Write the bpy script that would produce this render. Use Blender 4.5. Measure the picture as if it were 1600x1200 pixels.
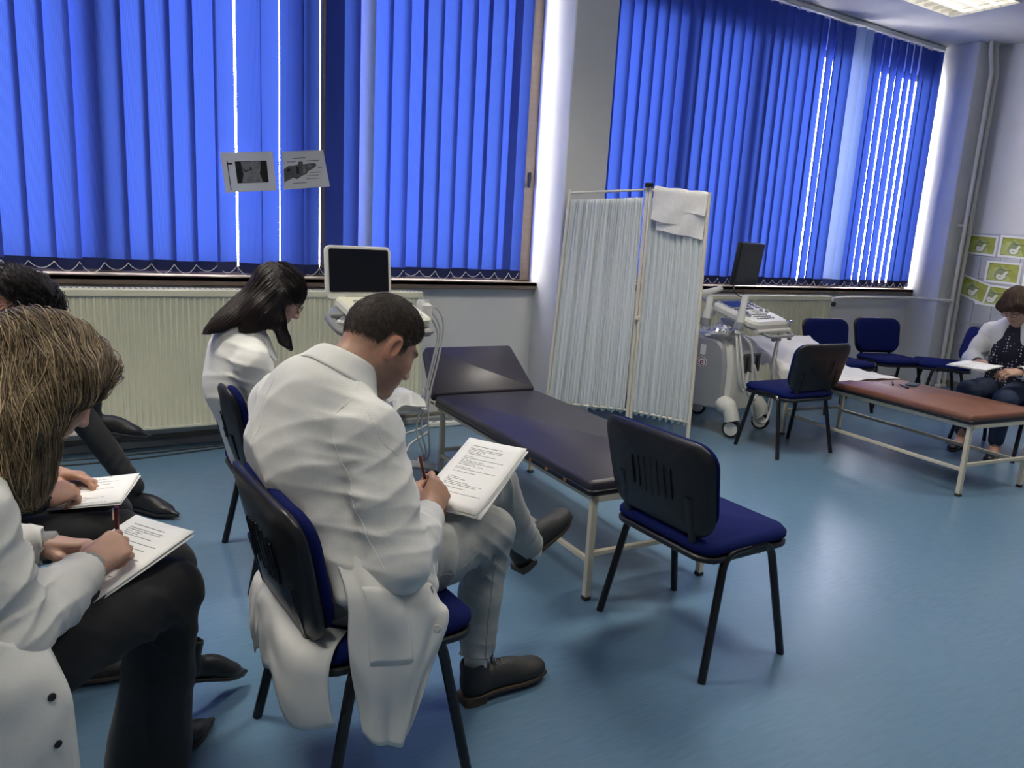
import bpy, math, random
import numpy as np
from mathutils import Matrix, Vector
for o in list(bpy.data.objects): bpy.data.objects.remove(o, do_unlink=True)
S = bpy.context.scene
COL = S.collection
PI = math.pi
# ---------------------------------------------------------------- camera
CAM_H = 1.45
cd = bpy.data.cameras.new('camera'); cam = bpy.data.objects.new('camera', cd); COL.objects.link(cam)
cd.sensor_width = 36.0; cd.lens = 36.0 * 1165.0 / 1600.0; cd.clip_start = 0.02
_v = lambda *a: Vector(a).normalized()
cz = -_v(-330.0, -5800.0, -1165.0); cx = _v(1950.0, 123.0, -1165.0)
cx = (cx - cz * cx.dot(cz)).normalized(); cy = cz.cross(cx)
M4 = Matrix((cx, cy, cz)).to_4x4(); M4.translation = Vector((0, 0, CAM_H))
cam.matrix_world = M4
S.camera = cam
# ---------------------------------------------------------------- view, world, light
S.view_settings.view_transform = 'Standard'; S.view_settings.look = 'None'
S.view_settings.gamma = 1.0; S.view_settings.use_curve_mapping = False
S.view_settings.exposure = -0.22
W = bpy.data.worlds.new('overcast_sky'); S.world = W; W.use_nodes = True
bg = W.node_tree.nodes['Background']; bg.inputs[0].default_value = (1.0, 0.97, 0.94, 1); bg.inputs[1].default_value = 40.0
LAMP_POWER = 38.0
def portal(x0, x1, z0, z1, y):
    l = bpy.data.lights.new('window_portal', 'AREA'); l.shape = 'RECTANGLE'; l.size = x1 - x0; l.size_y = z1 - z0
    l.cycles.is_portal = True
    o = bpy.data.objects.new('window_portal', l); COL.objects.link(o)
    o.location = ((x0 + x1) / 2, y, (z0 + z1) / 2); o.rotation_euler = (-PI / 2, 0, 0)
portal(-2.15, 3.27, 1.1, 3.4, 5.42); portal(3.67, 8.44, 1.1, 3.4, 5.42)
# ---------------------------------------------------------------- materials
MATS = {}
def lin(r, g, b):
    f = lambda c: (c / 255.0) / 12.92 if c / 255.0 <= 0.04045 else ((c / 255.0 + 0.055) / 1.055) ** 2.4
    return (f(r), f(g), f(b), 1.0)
def mat(name, col, rough=0.5, metal=0.0, var=0.06, vscale=6.0, bump=0.0, bscale=60.0, spec=0.5, sheen=0.0, coat=0.0, stretch=None, attr=None, sss=0.0):
    if name in MATS: return MATS[name]
    m = bpy.data.materials.new(name); m.use_nodes = True; MATS[name] = m
    nt = m.node_tree; N = nt.nodes; L = nt.links; b = N['Principled BSDF']
    b.inputs['Roughness'].default_value = rough; b.inputs['Metallic'].default_value = metal
    b.inputs['Specular IOR Level'].default_value = spec
    b.inputs['Sheen Weight'].default_value = sheen; b.inputs['Coat Weight'].default_value = coat
    if sss: b.inputs['Subsurface Weight'].default_value = sss; b.inputs['Subsurface Radius'].default_value = (0.012, 0.004, 0.002); b.inputs['Subsurface Scale'].default_value = 1.0
    tc = N.new('ShaderNodeTexCoord'); mp = N.new('ShaderNodeMapping'); L.new(tc.outputs['Object'], mp.inputs[0])
    if stretch: mp.inputs['Scale'].default_value = stretch
    nz = N.new('ShaderNodeTexNoise'); nz.inputs['Scale'].default_value = vscale; nz.inputs['Detail'].default_value = 5
    L.new(mp.outputs[0], nz.inputs['Vector'])
    mx = N.new('ShaderNodeMix'); mx.data_type = 'RGBA'; mx.blend_type = 'MULTIPLY'; mx.inputs[0].default_value = 1.0
    rm = N.new('ShaderNodeMapRange'); rm.inputs[1].default_value = 0.3; rm.inputs[2].default_value = 0.7
    rm.inputs[3].default_value = 1 - var; rm.inputs[4].default_value = 1 + var
    L.new(nz.outputs[0], rm.inputs[0]); L.new(rm.outputs[0], mx.inputs[7])
    if attr:
        at = N.new('ShaderNodeAttribute'); at.attribute_name = attr; L.new(at.outputs['Color'], mx.inputs[6])
    else: mx.inputs[6].default_value = col
    L.new(mx.outputs[2], b.inputs['Base Color'])
    if bump:
        n2 = N.new('ShaderNodeTexNoise'); n2.inputs['Scale'].default_value = bscale; n2.inputs['Detail'].default_value = 4
        L.new(mp.outputs[0], n2.inputs['Vector'])
        bp = N.new('ShaderNodeBump'); bp.inputs['Strength'].default_value = bump; bp.inputs['Distance'].default_value = 0.01
        L.new(n2.outputs[0], bp.inputs['Height']); L.new(bp.outputs[0], b.inputs['Normal'])
    return m
def emis(name, col, s):
    if name in MATS: return MATS[name]
    m = mat(name, col); b = m.node_tree.nodes['Principled BSDF']
    b.inputs['Emission Color'].default_value = col; b.inputs['Emission Strength'].default_value = s
    return m
WALL = mat('wall_paint', (0.66, 0.66, 0.65, 1), 0.75, var=0.03, vscale=2.5, bump=0.05, bscale=90)
CEIL = mat('ceiling_paint', (0.60, 0.60, 0.60, 1), 0.8, var=0.03, bump=0.05, bscale=80)
BRONZE = mat('bronze_aluminium', lin(126, 112, 98), 0.42, 0.55, var=0.08, vscale=3, stretch=(1, 1, 12))
RADW = mat('radiator_enamel', lin(226, 224, 198), 0.4, var=0.04, vscale=3)
PIPE = mat('pipe_paint', lin(214, 210, 198), 0.45, var=0.05)
BLACKP = mat('black_plastic', (0.012, 0.012, 0.014, 1), 0.38, var=0.15, vscale=30, bump=0.05, bscale=400)
BLACKM = mat('black_metal', (0.008, 0.008, 0.009, 1), 0.25, var=0.1)
NAVYF = mat('navy_fabric', lin(9, 23, 84), 0.9, var=0.12, vscale=160, bump=0.25, bscale=700, spec=0.2)
CREAM = mat('cream_metal', lin(205, 198, 176), 0.4, var=0.08, vscale=9)
NAVYV = mat('navy_vinyl', lin(50, 47, 54), 0.40, var=0.12, vscale=4, bump=0.05, bscale=300)
VEDGE = mat('vinyl_edge', (0.012, 0.012, 0.016, 1), 0.35)
FOAM = mat('foam', lin(180, 120, 50), 0.9, var=0.3, vscale=60)
BROWNV = mat('brown_vinyl', lin(118, 76, 58), 0.42, var=0.08, vscale=5, bump=0.05, bscale=300)
WHITEP = mat('white_plastic', lin(218, 217, 208), 0.4, var=0.03)
GREYP = mat('grey_plastic', lin(150, 152, 152), 0.45, var=0.04)
DGREY = mat('dark_grey_plastic', lin(70, 72, 74), 0.45, var=0.05)
SCREENM = mat('screen_glass', (0.004, 0.004, 0.005, 1), 0.22, var=0.0)
PAPER = mat('paper', lin(236, 236, 232), 0.8, var=0.02)
CHROME = mat('chrome', (0.7, 0.7, 0.7, 1), 0.2, 1.0, var=0.0)
RUBBER = mat('rubber', (0.02, 0.02, 0.02, 1), 0.7)
# ---------------------------------------------------------------- mesh helpers
def rotz(a): return np.array([[math.cos(a), -math.sin(a), 0], [math.sin(a), math.cos(a), 0], [0, 0, 1.0]])
def rotx(a): return np.array([[1.0, 0, 0], [0, math.cos(a), -math.sin(a)], [0, math.sin(a), math.cos(a)]])
def roty(a): return np.array([[math.cos(a), 0, math.sin(a)], [0, 1.0, 0], [-math.sin(a), 0, math.cos(a)]])
def nrm(v): v = np.asarray(v, float); return v / max(np.linalg.norm(v), 1e-9)
def frame(d, up=(0, 0, 1)):
    d = nrm(d); up = np.asarray(up, float)
    if abs(d.dot(nrm(up))) > 0.98: up = np.array([0, 1.0, 0]) if abs(d[1]) < 0.9 else np.array([1.0, 0, 0])
    x = nrm(np.cross(d, up)); y = np.cross(x, d); return x, y, d
def crom(P, n):
    """Catmull-Rom through points P, n samples per span."""
    P = np.asarray(P, float)
    if len(P) < 3: return np.array([P[0] + (P[-1] - P[0]) * t for t in np.linspace(0, 1, n + 1)])
    Q = np.vstack([2 * P[0] - P[1], P, 2 * P[-1] - P[-2]]); out = []
    for i in range(1, len(Q) - 2):
        p0, p1, p2, p3 = Q[i - 1:i + 3]
        for t in np.arange(n) / n:
            out.append(0.5 * (2 * p1 + (p2 - p0) * t + (2 * p0 - 5 * p1 + 4 * p2 - p3) * t * t + (3 * p1 - p0 - 3 * p2 + p3) * t ** 3))
    out.append(P[-1]); return np.array(out)
class MB:
    def __init__(s): s.v = []; s.f = []; s.n = 0
    def add(s, V, Fc):
        V = np.asarray(V, float); o = s.n
        s.v.append(V); s.n += len(V)
        s.f.extend([tuple(int(i) + o for i in f) for f in Fc]); return s
    def box(s, c, size, R=None, b=0.0):
        hx, hy, hz = [x / 2 for x in size]; c = np.asarray(c, float)
        b = min(b, hx * 0.98, hy * 0.98, hz * 0.98)
        if b <= 0:
            V = np.array([[x, y, z] for x in (-hx, hx) for y in (-hy, hy) for z in (-hz, hz)])
            Fc = [(0, 1, 3, 2), (4, 6, 7, 5), (0, 4, 5, 1), (2, 3, 7, 6), (0, 2, 6, 4), (1, 5, 7, 3)]
        else:
            V = []; idx = {}
            for sx in (-1, 1):
                for sy in (-1, 1):
                    for sz in (-1, 1):
                        for a in range(3):
                            p = [sx * (hx - b), sy * (hy - b), sz * (hz - b)]; p[a] = (sx, sy, sz)[a] * (hx, hy, hz)[a]
                            idx[(sx, sy, sz, a)] = len(V); V.append(p)
            V = np.array(V); Fc = []
            for a in range(3):
                u, w = [(1, 2), (2, 0), (0, 1)][a]
                for sg in (-1, 1):
                    q = []
                    for su, sw in ((-1, -1), (1, -1), (1, 1), (-1, 1)):
                        k = [0, 0, 0]; k[a] = sg; k[u] = su; k[w] = sw; q.append(idx[(*k, a)])
                    Fc.append(tuple(q if sg > 0 else q[::-1]))
                    for sg2 in (-1, 1):
                        if True:
                            k1 = [0, 0, 0]; k2 = [0, 0, 0]
                            k1[a] = sg; k1[u] = sg2; k1[w] = -1; k2[a] = sg; k2[u] = sg2; k2[w] = 1
                            q = (idx[(*k1, a)], idx[(*k1, u)], idx[(*k2, u)], idx[(*k2, a)])
                            n = np.cross(V[q[1]] - V[q[0]], V[q[2]] - V[q[0]])
                            Fc.append(q if n.dot(V[q[0]] + V[q[2]]) > 0 else q[::-1])
            for sx in (-1, 1):
                for sy in (-1, 1):
                    for sz in (-1, 1):
                        q = tuple(idx[(sx, sy, sz, a)] for a in range(3))
                        n = np.cross(V[q[1]] - V[q[0]], V[q[2]] - V[q[0]])
                        Fc.append(q if n.dot(np.array([sx, sy, sz])) > 0 else q[::-1])
        if R is not None: V = V @ np.asarray(R).T
        return s.add(V + c, Fc)
    def tube(s, P, r, n=10, caps=True, flat=1.0, up=(0, 0, 1)):
        P = np.asarray(P, float); m = len(P); r = np.full(m, r) if np.isscalar(r) else np.asarray(r, float)
        V = []; T = np.gradient(P, axis=0); x = None
        for i in range(m):
            d = nrm(T[i])
            if x is None: x, _, _ = frame(d, up); y = np.cross(d, x)
            else:
                x = nrm(x - d * x.dot(d)); y = np.cross(d, x)
            for k in range(n):
                a = 2 * PI * k / n; V.append(P[i] + r[i] * (math.cos(a) * x + math.sin(a) * flat * y))
        Fc = [(i * n + k, i * n + (k + 1) % n, (i + 1) * n + (k + 1) % n, (i + 1) * n + k) for i in range(m - 1) for k in range(n)]
        if caps: Fc += [tuple(range(n))[::-1], tuple((m - 1) * n + k for k in range(n))]
        return s.add(V, Fc)
    def cyl(s, a, b, r, n=14, r2=None): return s.tube([a, b], [r, r if r2 is None else r2], n)
    def lathe(s, prof, n=20, c=(0, 0, 0), R=None):
        V = []; m = len(prof)
        for r, z in prof:
            for k in range(n):
                a = 2 * PI * k / n; V.append([r * math.cos(a), r * math.sin(a), z])
        V = np.array(V)
        if R is not None: V = V @ np.asarray(R).T
        Fc = [(i * n + k, i * n + (k + 1) % n, (i + 1) * n + (k + 1) % n, (i + 1) * n + k) for i in range(m - 1) for k in range(n)]
        Fc += [tuple(range(n))[::-1], tuple((m - 1) * n + k for k in range(n))]
        return s.add(V + np.asarray(c, float), Fc)
    def prism(s, poly, t, R=None, c=(0, 0, 0), b=0.0):
        """poly in local XY extruded along local Z by t (centred); b chamfers the edges."""
        P = np.asarray(poly, float); n = len(P)
        if b > 0:
            nx = np.roll(P, -1, 0); pv = np.roll(P, 1, 0)
            e1 = np.array([nrm(v) for v in (P - pv)]); e2 = np.array([nrm(v) for v in (nx - P)])
            inn = e2 - e1; area = 0.5 * np.sum(P[:, 0] * nx[:, 1] - nx[:, 0] * P[:, 1]); sg = 1 if area > 0 else -1
            nn = np.stack([-(e1 + e2)[:, 1], (e1 + e2)[:, 0]], 1) * sg; nn = np.array([nrm(v) for v in nn]); I = P + nn * b
            L = [(I, -t / 2), (P, -t / 2 + b), (P, t / 2 - b), (I, t / 2)]
        else: L = [(P, -t / 2), (P, t / 2)]
        V = np.vstack([np.column_stack([q, np.full(n, z)]) for q, z in L]); m = len(L)
        area = 0.5 * np.sum(P[:, 0] * np.roll(P, -1, 0)[:, 1] - np.roll(P, -1, 0)[:, 0] * P[:, 1])
        Fc = [(i * n + k, i * n + (k + 1) % n, (i + 1) * n + (k + 1) % n, (i + 1) * n + k) for i in range(m - 1) for k in range(n)]
        Fc += [tuple(range(n))[::-1], tuple((m - 1) * n + k for k in range(n))]
        if area < 0: Fc = [f[::-1] for f in Fc]
        if R is not None: V = V @ np.asarray(R).T
        return s.add(V + np.asarray(c, float), Fc)
    def grid(s, G, t=0.0):
        """sheet through the (a,b,3) array of points; t gives it thickness."""
        G = np.asarray(G, float); a, b = G.shape[:2]
        if t <= 0:
            return s.add(G.reshape(-1, 3), [(i * b + j, (i + 1) * b + j, (i + 1) * b + j + 1, i * b + j + 1) for i in range(a - 1) for j in range(b - 1)])
        nn = np.cross(np.gradient(G, axis=0), np.gradient(G, axis=1)); nn /= np.maximum(np.linalg.norm(nn, axis=2, keepdims=True), 1e-9)
        V = np.vstack([(G + nn * t / 2).reshape(-1, 3), (G - nn * t / 2).reshape(-1, 3)]); o = a * b; Fc = []
        for i in range(a - 1):
            for j in range(b - 1):
                q = (i * b + j, (i + 1) * b + j, (i + 1) * b + j + 1, i * b + j + 1); Fc += [q, tuple(k + o for k in q[::-1])]
        for i in range(a - 1):
            Fc += [(i * b, i * b + o, (i + 1) * b + o, (i + 1) * b), (i * b + b - 1, (i + 1) * b + b - 1, (i + 1) * b + b - 1 + o, i * b + b - 1 + o)]
        for j in range(b - 1):
            Fc += [(j, j + 1, j + 1 + o, j + o), ((a - 1) * b + j, (a - 1) * b + j + o, (a - 1) * b + j + 1 + o, (a - 1) * b + j + 1)]
        return s.add(V, Fc)
    def xf(s, R=None, t=(0, 0, 0)):
        s.v = [(v if R is None else v @ np.asarray(R).T) + np.asarray(t, float) for v in s.v]; return s
    def mesh(s, name, material, smooth=35):
        me = bpy.data.meshes.new(name); me.from_pydata(np.vstack(s.v).tolist(), [], s.f); me.validate()
        if material: me.materials.append(material)
        if smooth:
            me.shade_smooth()
            if smooth < 180: me.set_sharp_from_angle(angle=math.radians(smooth))
        return me
    def obj(s, name, material, parent=None, smooth=35):
        return link(name, s.mesh(name, material, smooth), parent)
def link(name, me, parent=None, loc=None, rz=None):
    o = bpy.data.objects.new(name, me); COL.objects.link(o)
    if parent: o.parent = parent
    if loc is not None: o.location = loc
    if rz is not None: o.rotation_euler = (0, 0, rz)
    return o
def tag(o, label=None, cat=None, group=None, kind=None):
    for k, v in (('label', label), ('category', cat), ('group', group), ('kind', kind)):
        if v: o[k] = v
    return o
def thing(name, label, cat, loc=(0, 0, 0), rz=0.0, group=None):
    o = bpy.data.objects.new(name, None); COL.objects.link(o); o.location = loc; o.rotation_euler = (0, 0, rz); o.empty_display_size = 0.1
    return tag(o, label, cat, group)
def dup(root, loc, rz, label=None, group=None):
    r = root.copy(); COL.objects.link(r); r.location = loc; r.rotation_euler = (0, 0, rz)
    if label: r['label'] = label
    if group: r['group'] = group
    for ch in list(root.children):
        c = ch.copy(); COL.objects.link(c); c.parent = r
        for g in list(ch.children):
            d = g.copy(); COL.objects.link(d); d.parent = c
    return r
def structure(o): o['kind'] = 'structure'; return o
def fillet(P, r, n=6):
    P = [np.asarray(p, float) for p in P]; out = [P[0]]
    for i in range(1, len(P) - 1):
        a, b, c = P[i - 1], P[i], P[i + 1]; u = nrm(a - b); w = nrm(c - b); rr = r[i - 1] if hasattr(r, '__len__') else r
        d = min(rr, np.linalg.norm(a - b) * 0.49, np.linalg.norm(c - b) * 0.49); p, q = b + u * d, b + w * d
        for t in np.linspace(0, 1, n + 1): out.append((1 - t) ** 2 * p + 2 * t * (1 - t) * b + t * t * q)
    out.append(P[-1]); return np.array(out)
def rrect(w, h, r, n=6):
    P = []
    for cxx, cyy, a0 in ((w / 2 - r, h / 2 - r, 0), (-w / 2 + r, h / 2 - r, 90), (-w / 2 + r, -h / 2 + r, 180), (w / 2 - r, -h / 2 + r, 270)):
        for k in range(n + 1):
            a = math.radians(a0 + 90 * k / n); P.append([cxx + r * math.cos(a), cyy + r * math.sin(a)])
    return P
rng = random.Random(5); nr = np.random.RandomState(5)
# ================================================================ the room
XL, XR, YB, YF, ZC = -2.2, 8.82, -2.6, 5.10, 3.72
PF = 4.75                                    # face of the pillars
SILL = 1.085
def floor_mat():
    m = mat('blue_vinyl_floor', lin(74, 116, 158), 0.33, var=0.0)
    nt = m.node_tree; N = nt.nodes; L = nt.links; b = N['Principled BSDF']
    tc = N.new('ShaderNodeTexCoord'); mp = N.new('ShaderNodeMapping'); mp.inputs['Scale'].default_value = (2.2, 16.0, 1); mp.inputs['Rotation'].default_value = (0, 0, 0.9)
    L.new(tc.outputs['Object'], mp.inputs[0])
    n1 = N.new('ShaderNodeTexNoise'); n1.inputs['Scale'].default_value = 5; n1.inputs['Detail'].default_value = 3; n1.inputs['Roughness'].default_value = 0.5; L.new(mp.outputs[0], n1.inputs['Vector'])
    n2 = N.new('ShaderNodeTexNoise'); n2.inputs['Scale'].default_value = 0.9; n2.inputs['Detail'].default_value = 1; L.new(tc.outputs['Object'], n2.inputs['Vector'])
    r1 = N.new('ShaderNodeValToRGB'); r1.color_ramp.elements[0].position = 0.3; r1.color_ramp.elements[0].color = lin(88, 118, 142); r1.color_ramp.elements[1].position = 0.72; r1.color_ramp.elements[1].color = lin(96, 126, 150)
    L.new(n1.outputs[0], r1.inputs[0])
    mx = N.new('ShaderNodeMix'); mx.data_type = 'RGBA'; mx.blend_type = 'MIX'; mx.inputs[7].default_value = lin(96, 127, 150); 
    rm = N.new('ShaderNodeMapRange'); rm.inputs[1].default_value = 0.35; rm.inputs[2].default_value = 0.75; rm.inputs[3].default_value = 0; rm.inputs[4].default_value = 0.7
    L.new(n2.outputs[0], rm.inputs[0]); L.new(rm.outputs[0], mx.inputs[0]); L.new(r1.outputs[0], mx.inputs[6]); L.new(mx.outputs[2], b.inputs['Base Color'])
    b.inputs['Roughness'].default_value = 0.27
    return m
structure(MB().box(((XL + XR) / 2, (YB + 5.5) / 2, -0.05), (XR - XL + 0.4, 5.5 - YB + 0.2, 0.1)).obj('floor', floor_mat(), smooth=0))
structure(MB().box(((XL + XR) / 2, (YB + 5.5) / 2, ZC + 0.05), (XR - XL + 0.4, 5.5 - YB + 0.2, 0.1)).obj('ceiling', CEIL, smooth=0))
wb = MB()
for x0, x1 in ((XL - .1, 3.27), (3.66, 8.45)):
    wb.box(((x0 + x1) / 2, YF + 0.15, SILL / 2 - 0.01), (x1 - x0, 0.30, SILL - 0.02)); wb.box(((x0 + x1) / 2, YF + 0.27, (3.40 + ZC) / 2), (x1 - x0, 0.30, ZC - 3.40))
wall_back = structure(wb.obj('wall_back', WALL, smooth=0))
structure(MB().box((3.465, (PF + 5.42) / 2, ZC / 2), (0.39, 5.42 - PF, ZC), b=0.008).obj('wall_pillar', WALL, smooth=0))
structure(MB().box(((8.45 + XR + .1) / 2, (PF + 5.42) / 2, ZC / 2), (XR + .1 - 8.45, 5.42 - PF, ZC), b=0.008).obj('wall_corner_pier', WALL, smooth=0))
wall_right = structure(MB().box((XR + 0.1, (YB + 5.4) / 2, ZC / 2), (0.2, 5.4 - YB, ZC)).obj('wall_right', WALL, smooth=0))
structure(MB().box((XL - 0.1, (YB + 5.4) / 2, ZC / 2), (0.2, 5.4 - YB, ZC)).obj('wall_left', WALL, smooth=0))
structure(MB().box(((XL + XR) / 2, YB - 0.1, ZC / 2), (XR - XL + 0.4, 0.2, ZC)).obj('wall_front', WALL, smooth=0))
BBM = mat('skirting', lin(120, 116, 106), 0.5)
structure(MB().box(((XL + 3.26) / 2, YF - 0.012, 0.035), (3.26 - XL, 0.024, 0.07), b=0.004).obj('baseboard_back', BBM))
structure(MB().box(((3.66 + 8.45) / 2, YF - 0.012, 0.035), (8.45 - 3.66, 0.024, 0.07), b=0.004).obj('baseboard_back_far', BBM))
structure(MB().box((XR - 0.012, (YB + PF) / 2, 0.035), (0.024, PF - YB, 0.07), b=0.004).obj('baseboard_right', BBM))
# grey wall tiles by the corner
TILE = mat('grey_tile', lin(168, 170, 172), 0.3, var=0.05, vscale=3)
tm = MB().box((0, 0, 0), (0.012, 0.196, 0.246), b=0.004).mesh('tile', TILE)
for i in range(14):
    for j in range(7):
        link('tile', tm, wall_right, (XR - 0.004, PF - 0.11 - i * 0.2, 0.125 + j * 0.25))
# windows
GLASS = bpy.data.materials.new('window_glass'); GLASS.use_nodes = True
_n = GLASS.node_tree.nodes; _l = GLASS.node_tree.links; _n.remove(_n['Principled BSDF'])
_t = _n.new('ShaderNodeBsdfTransparent'); _g = _n.new('ShaderNodeBsdfGlossy'); _g.inputs['Roughness'].default_value = 0.02; _m = _n.new('ShaderNodeMixShader'); _m.inputs[0].default_value = 0.06
_l.new(_t.outputs[0], _m.inputs[1]); _l.new(_g.outputs[0], _m.inputs[2]); _l.new(_m.outputs[0], _n['Material Output'].inputs[0])
def window(name, x0, x1, mull, jw=0.15):
    r = structure(thing(name, None, None, ((x0 + x1) / 2, 5.24, SILL))); ox, oz = (x0 + x1) / 2, SILL
    z1 = 3.40
    def bar(nm, xa, xb, za, zb, y=5.24, d=0.07):
        MB().box(((xa + xb) / 2 - ox, y - 5.24, (za + zb) / 2 - oz), (xb - xa, d, zb - za), b=0.006).obj(nm, BRONZE, r)
    bar('jamb', x0, x0 + 0.07, SILL, z1); bar('jamb', x1 - jw, x1, SILL, z1, 5.22, 0.11); bar('frame_rail', x0 + 0.07, x1 - 0.07, z1 - 0.07, z1); bar('frame_rail', x0 + 0.07, x1 - 0.07, SILL, SILL + 0.06)
    xs = [x0 + 0.07]
    for m, w in mull:
        bar('mullion', m - w / 2, m + w / 2, SILL + 0.06, z1 - 0.07, 5.212, 0.125); xs += [m - w / 2, m + w / 2]
    xs.append(x1 - jw)
    for a, b in zip(xs[::2], xs[1::2]): MB().box(((a + b) / 2 - ox, 0.012, (SILL + 3.39) / 2 - oz), (b - a, 0.008, 2.2)).obj('pane', GLASS, r, 0)
    MB().box((0, -0.06, -0.02), (x1 - x0, 0.27, 0.035), b=0.006).box((0, -0.185, -0.032), (x1 - x0, 0.02, 0.06), b=0.004).obj('window_sill', BRONZE, r)
    if x0 < 0:
        h = MB().box((x1 - 0.055 - ox, -0.045, 0.74), (0.03, 0.02, 0.07), b=0.004).cyl((x1 - 0.055 - ox, -0.05, 0.74), (x1 - 0.055 - ox, -0.085, 0.74), 0.009).box((x1 - 0.055 - ox, -0.088, 0.79), (0.018, 0.016, 0.12), b=0.006)
        h.obj('handle', BLACKP, r)
window('window_1', -2.2, 3.27, [(-1.2, .1), (0.23, 0.10), (1.43, 0.08), (1.62, 0.13)])
window('window_2', 3.66, 8.45, [(4.75, 0.1), (5.62, 0.12), (7.15, 0.09)], 0.06)
# vertical blinds
BL = bpy.data.materials.new('blue_blind_fabric'); BL.use_nodes = True
def blind_mat(m, c, tr):
    N = m.node_tree.nodes; L = m.node_tree.links; N.remove(N['Principled BSDF'])
    tc = N.new('ShaderNodeTexCoord'); wv = N.new('ShaderNodeTexWave'); wv.inputs['Scale'].default_value = 42; wv.inputs['Distortion'].default_value = 1.0; wv.inputs['Detail'].default_value = 2
    L.new(tc.outputs['Object'], wv.inputs['Vector'])
    nz = N.new('ShaderNodeTexNoise'); nz.inputs['Scale'].default_value = 220; L.new(tc.outputs['Object'], nz.inputs['Vector'])
    ad = N.new('ShaderNodeMath'); ad.operation = 'ADD'; L.new(wv.outputs['Fac'], ad.inputs[0]); L.new(nz.outputs[0], ad.inputs[1])
    rm = N.new('ShaderNodeMapRange'); rm.inputs[1].default_value = 0.2; rm.inputs[2].default_value = 1.5; rm.inputs[3].default_value = 0.80; rm.inputs[4].default_value = 1.2; L.new(ad.outputs[0], rm.inputs[0])
    out = []
    for col in (c, tr):
        mx = N.new('ShaderNodeMix'); mx.data_type = 'RGBA'; mx.blend_type = 'MULTIPLY'; mx.inputs[0].default_value = 1; mx.inputs[6].default_value = col; L.new(rm.outputs[0], mx.inputs[7]); out.append(mx)
    d = N.new('ShaderNodeBsdfDiffuse'); t = N.new('ShaderNodeBsdfTranslucent'); L.new(out[0].outputs[2], d.inputs[0]); L.new(out[1].outputs[2], t.inputs[0])
    a = N.new('ShaderNodeAddShader'); L.new(d.outputs[0], a.inputs[0]); L.new(t.outputs[0], a.inputs[1]); L.new(a.outputs[0], N['Material Output'].inputs[0])
blind_mat(BL, (0.05, 0.085, 0.38, 1), (0.0025, 0.0055, 0.0275, 1))
BLW = bpy.data.materials.new('grazing_lit_blind_fabric'); BLW.use_nodes = True; blind_mat(BLW, (0.20, 0.28, 0.52, 1), (0.0058, 0.0080, 0.021, 1))  # same blue fabric, light on strongly turned slats put into the colour
HEM = mat('blind_hem', lin(22, 34, 84), 0.8, var=0.1)
CHAINM = mat('bead_chain', lin(225, 225, 220), 0.4)
def slat_mesh(h, m, w=0.158):
    G = np.zeros((7, 2, 3)); 
    for i, u in enumerate(np.linspace(-0.5, 0.5, 7)):
        G[i, :, 0] = u * w; G[i, :, 1] = 0.006 * (1 - (2 * u) ** 2); G[i, 0, 2] = 0.065; G[i, 1, 2] = h
    return MB().grid(G).mesh('slat', m, 180)
def hem_mesh(w=0.158):
    G = np.zeros((7, 2, 3))
    for i, u in enumerate(np.linspace(-0.5, 0.5, 7)):
        G[i, :, 0] = u * w; G[i, :, 1] = 0.006 * (1 - (2 * u) ** 2); G[i, 0, 2] = 0.0; G[i, 1, 2] = 0.067
    return MB().grid(G, 0.005).mesh('hem_weight', HEM, 60)
BZ = 1.105; HB = 3.655 - BZ
sm, smw, hm = slat_mesh(HB, BL), slat_mesh(HB, BLW), hem_mesh()
hook = MB().cyl((0, 0, HB - 0.01), (0, 0, HB + 0.03), 0.004, 6).mesh('slat_hook', WHITEP)
def blind(label, xs, ang, pale):
    r = thing('vertical_blind', label, 'blind', (xs[0], 5.12, BZ)); n = len(xs)
    a, b = min(xs) - .09, max(xs) + .09
    MB().box(((a + b) / 2 - xs[0], 0, 3.69 - BZ), (b - a, 0.045, 0.04), b=0.005).obj('headrail', WHITEP, r)
    for i, x in enumerate(xs):
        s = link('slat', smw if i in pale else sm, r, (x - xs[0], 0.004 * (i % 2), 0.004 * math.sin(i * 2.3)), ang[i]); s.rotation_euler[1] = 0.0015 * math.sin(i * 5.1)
        link('hem_weight', hm, s); link('slat_hook', hook, s)
        if i < n - 1:
            x2 = xs[i + 1]; e = 0.063
            p0 = np.array([x - xs[0] + e * math.cos(ang[i]), -0.015, 0.045]); p1 = np.array([x2 - xs[0] + e * math.cos(ang[i + 1]), -0.015, 0.045])
            t = np.linspace(0, 1, 9)[:, None]; P = p0 + (p1 - p0) * t; P[:, 2] -= (0.050 + 0.012 * math.sin(i * 1.7)) * (1 - (2 * t[:, 0] - 1) ** 2)
            MB().tube(P, 0.0022, 5).obj('bead_chain', CHAINM, r)
    return r
xs = [3.065] + [2.975 - 0.1275 * k for k in range(40)]; xs = xs[::-1]
ang = [math.radians(-7 + 5 * math.sin(i * 1.9) + 2.5 * math.sin(i * 4.7)) for i in range(41)]
ix = lambda X: int(np.argmin([abs(x - X) for x in xs]))
for X, a in ((.935, 32), (1.0625, -32), (1.19, 32), (1.3175, -32), (1.445, 32), (1.5725, -32), (1.8275, -38)): ang[ix(X)] = math.radians(a)
for X, d in ((1.0625, .017), (1.19, .019), (1.3175, .029), (1.445, .030), (1.5725, .044), (1.70, .024)): xs[ix(X)] += d
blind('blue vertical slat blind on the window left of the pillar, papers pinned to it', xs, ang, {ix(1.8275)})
xs = [3.75 + 0.1274 * k for k in range(37)]
ang = [math.radians(-10 + 4 * math.sin(i * 1.9)) for i in range(37)]
for X, a in ((6.37, 11), (6.5, 13), (6.63, 7), (7.28, 9), (7.4, 11), (7.53, 10), (7.66, 8), (7.78, 13), (7.91, 14), (8.03, 11)): ang[ix(X)] = math.radians(a)
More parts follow.
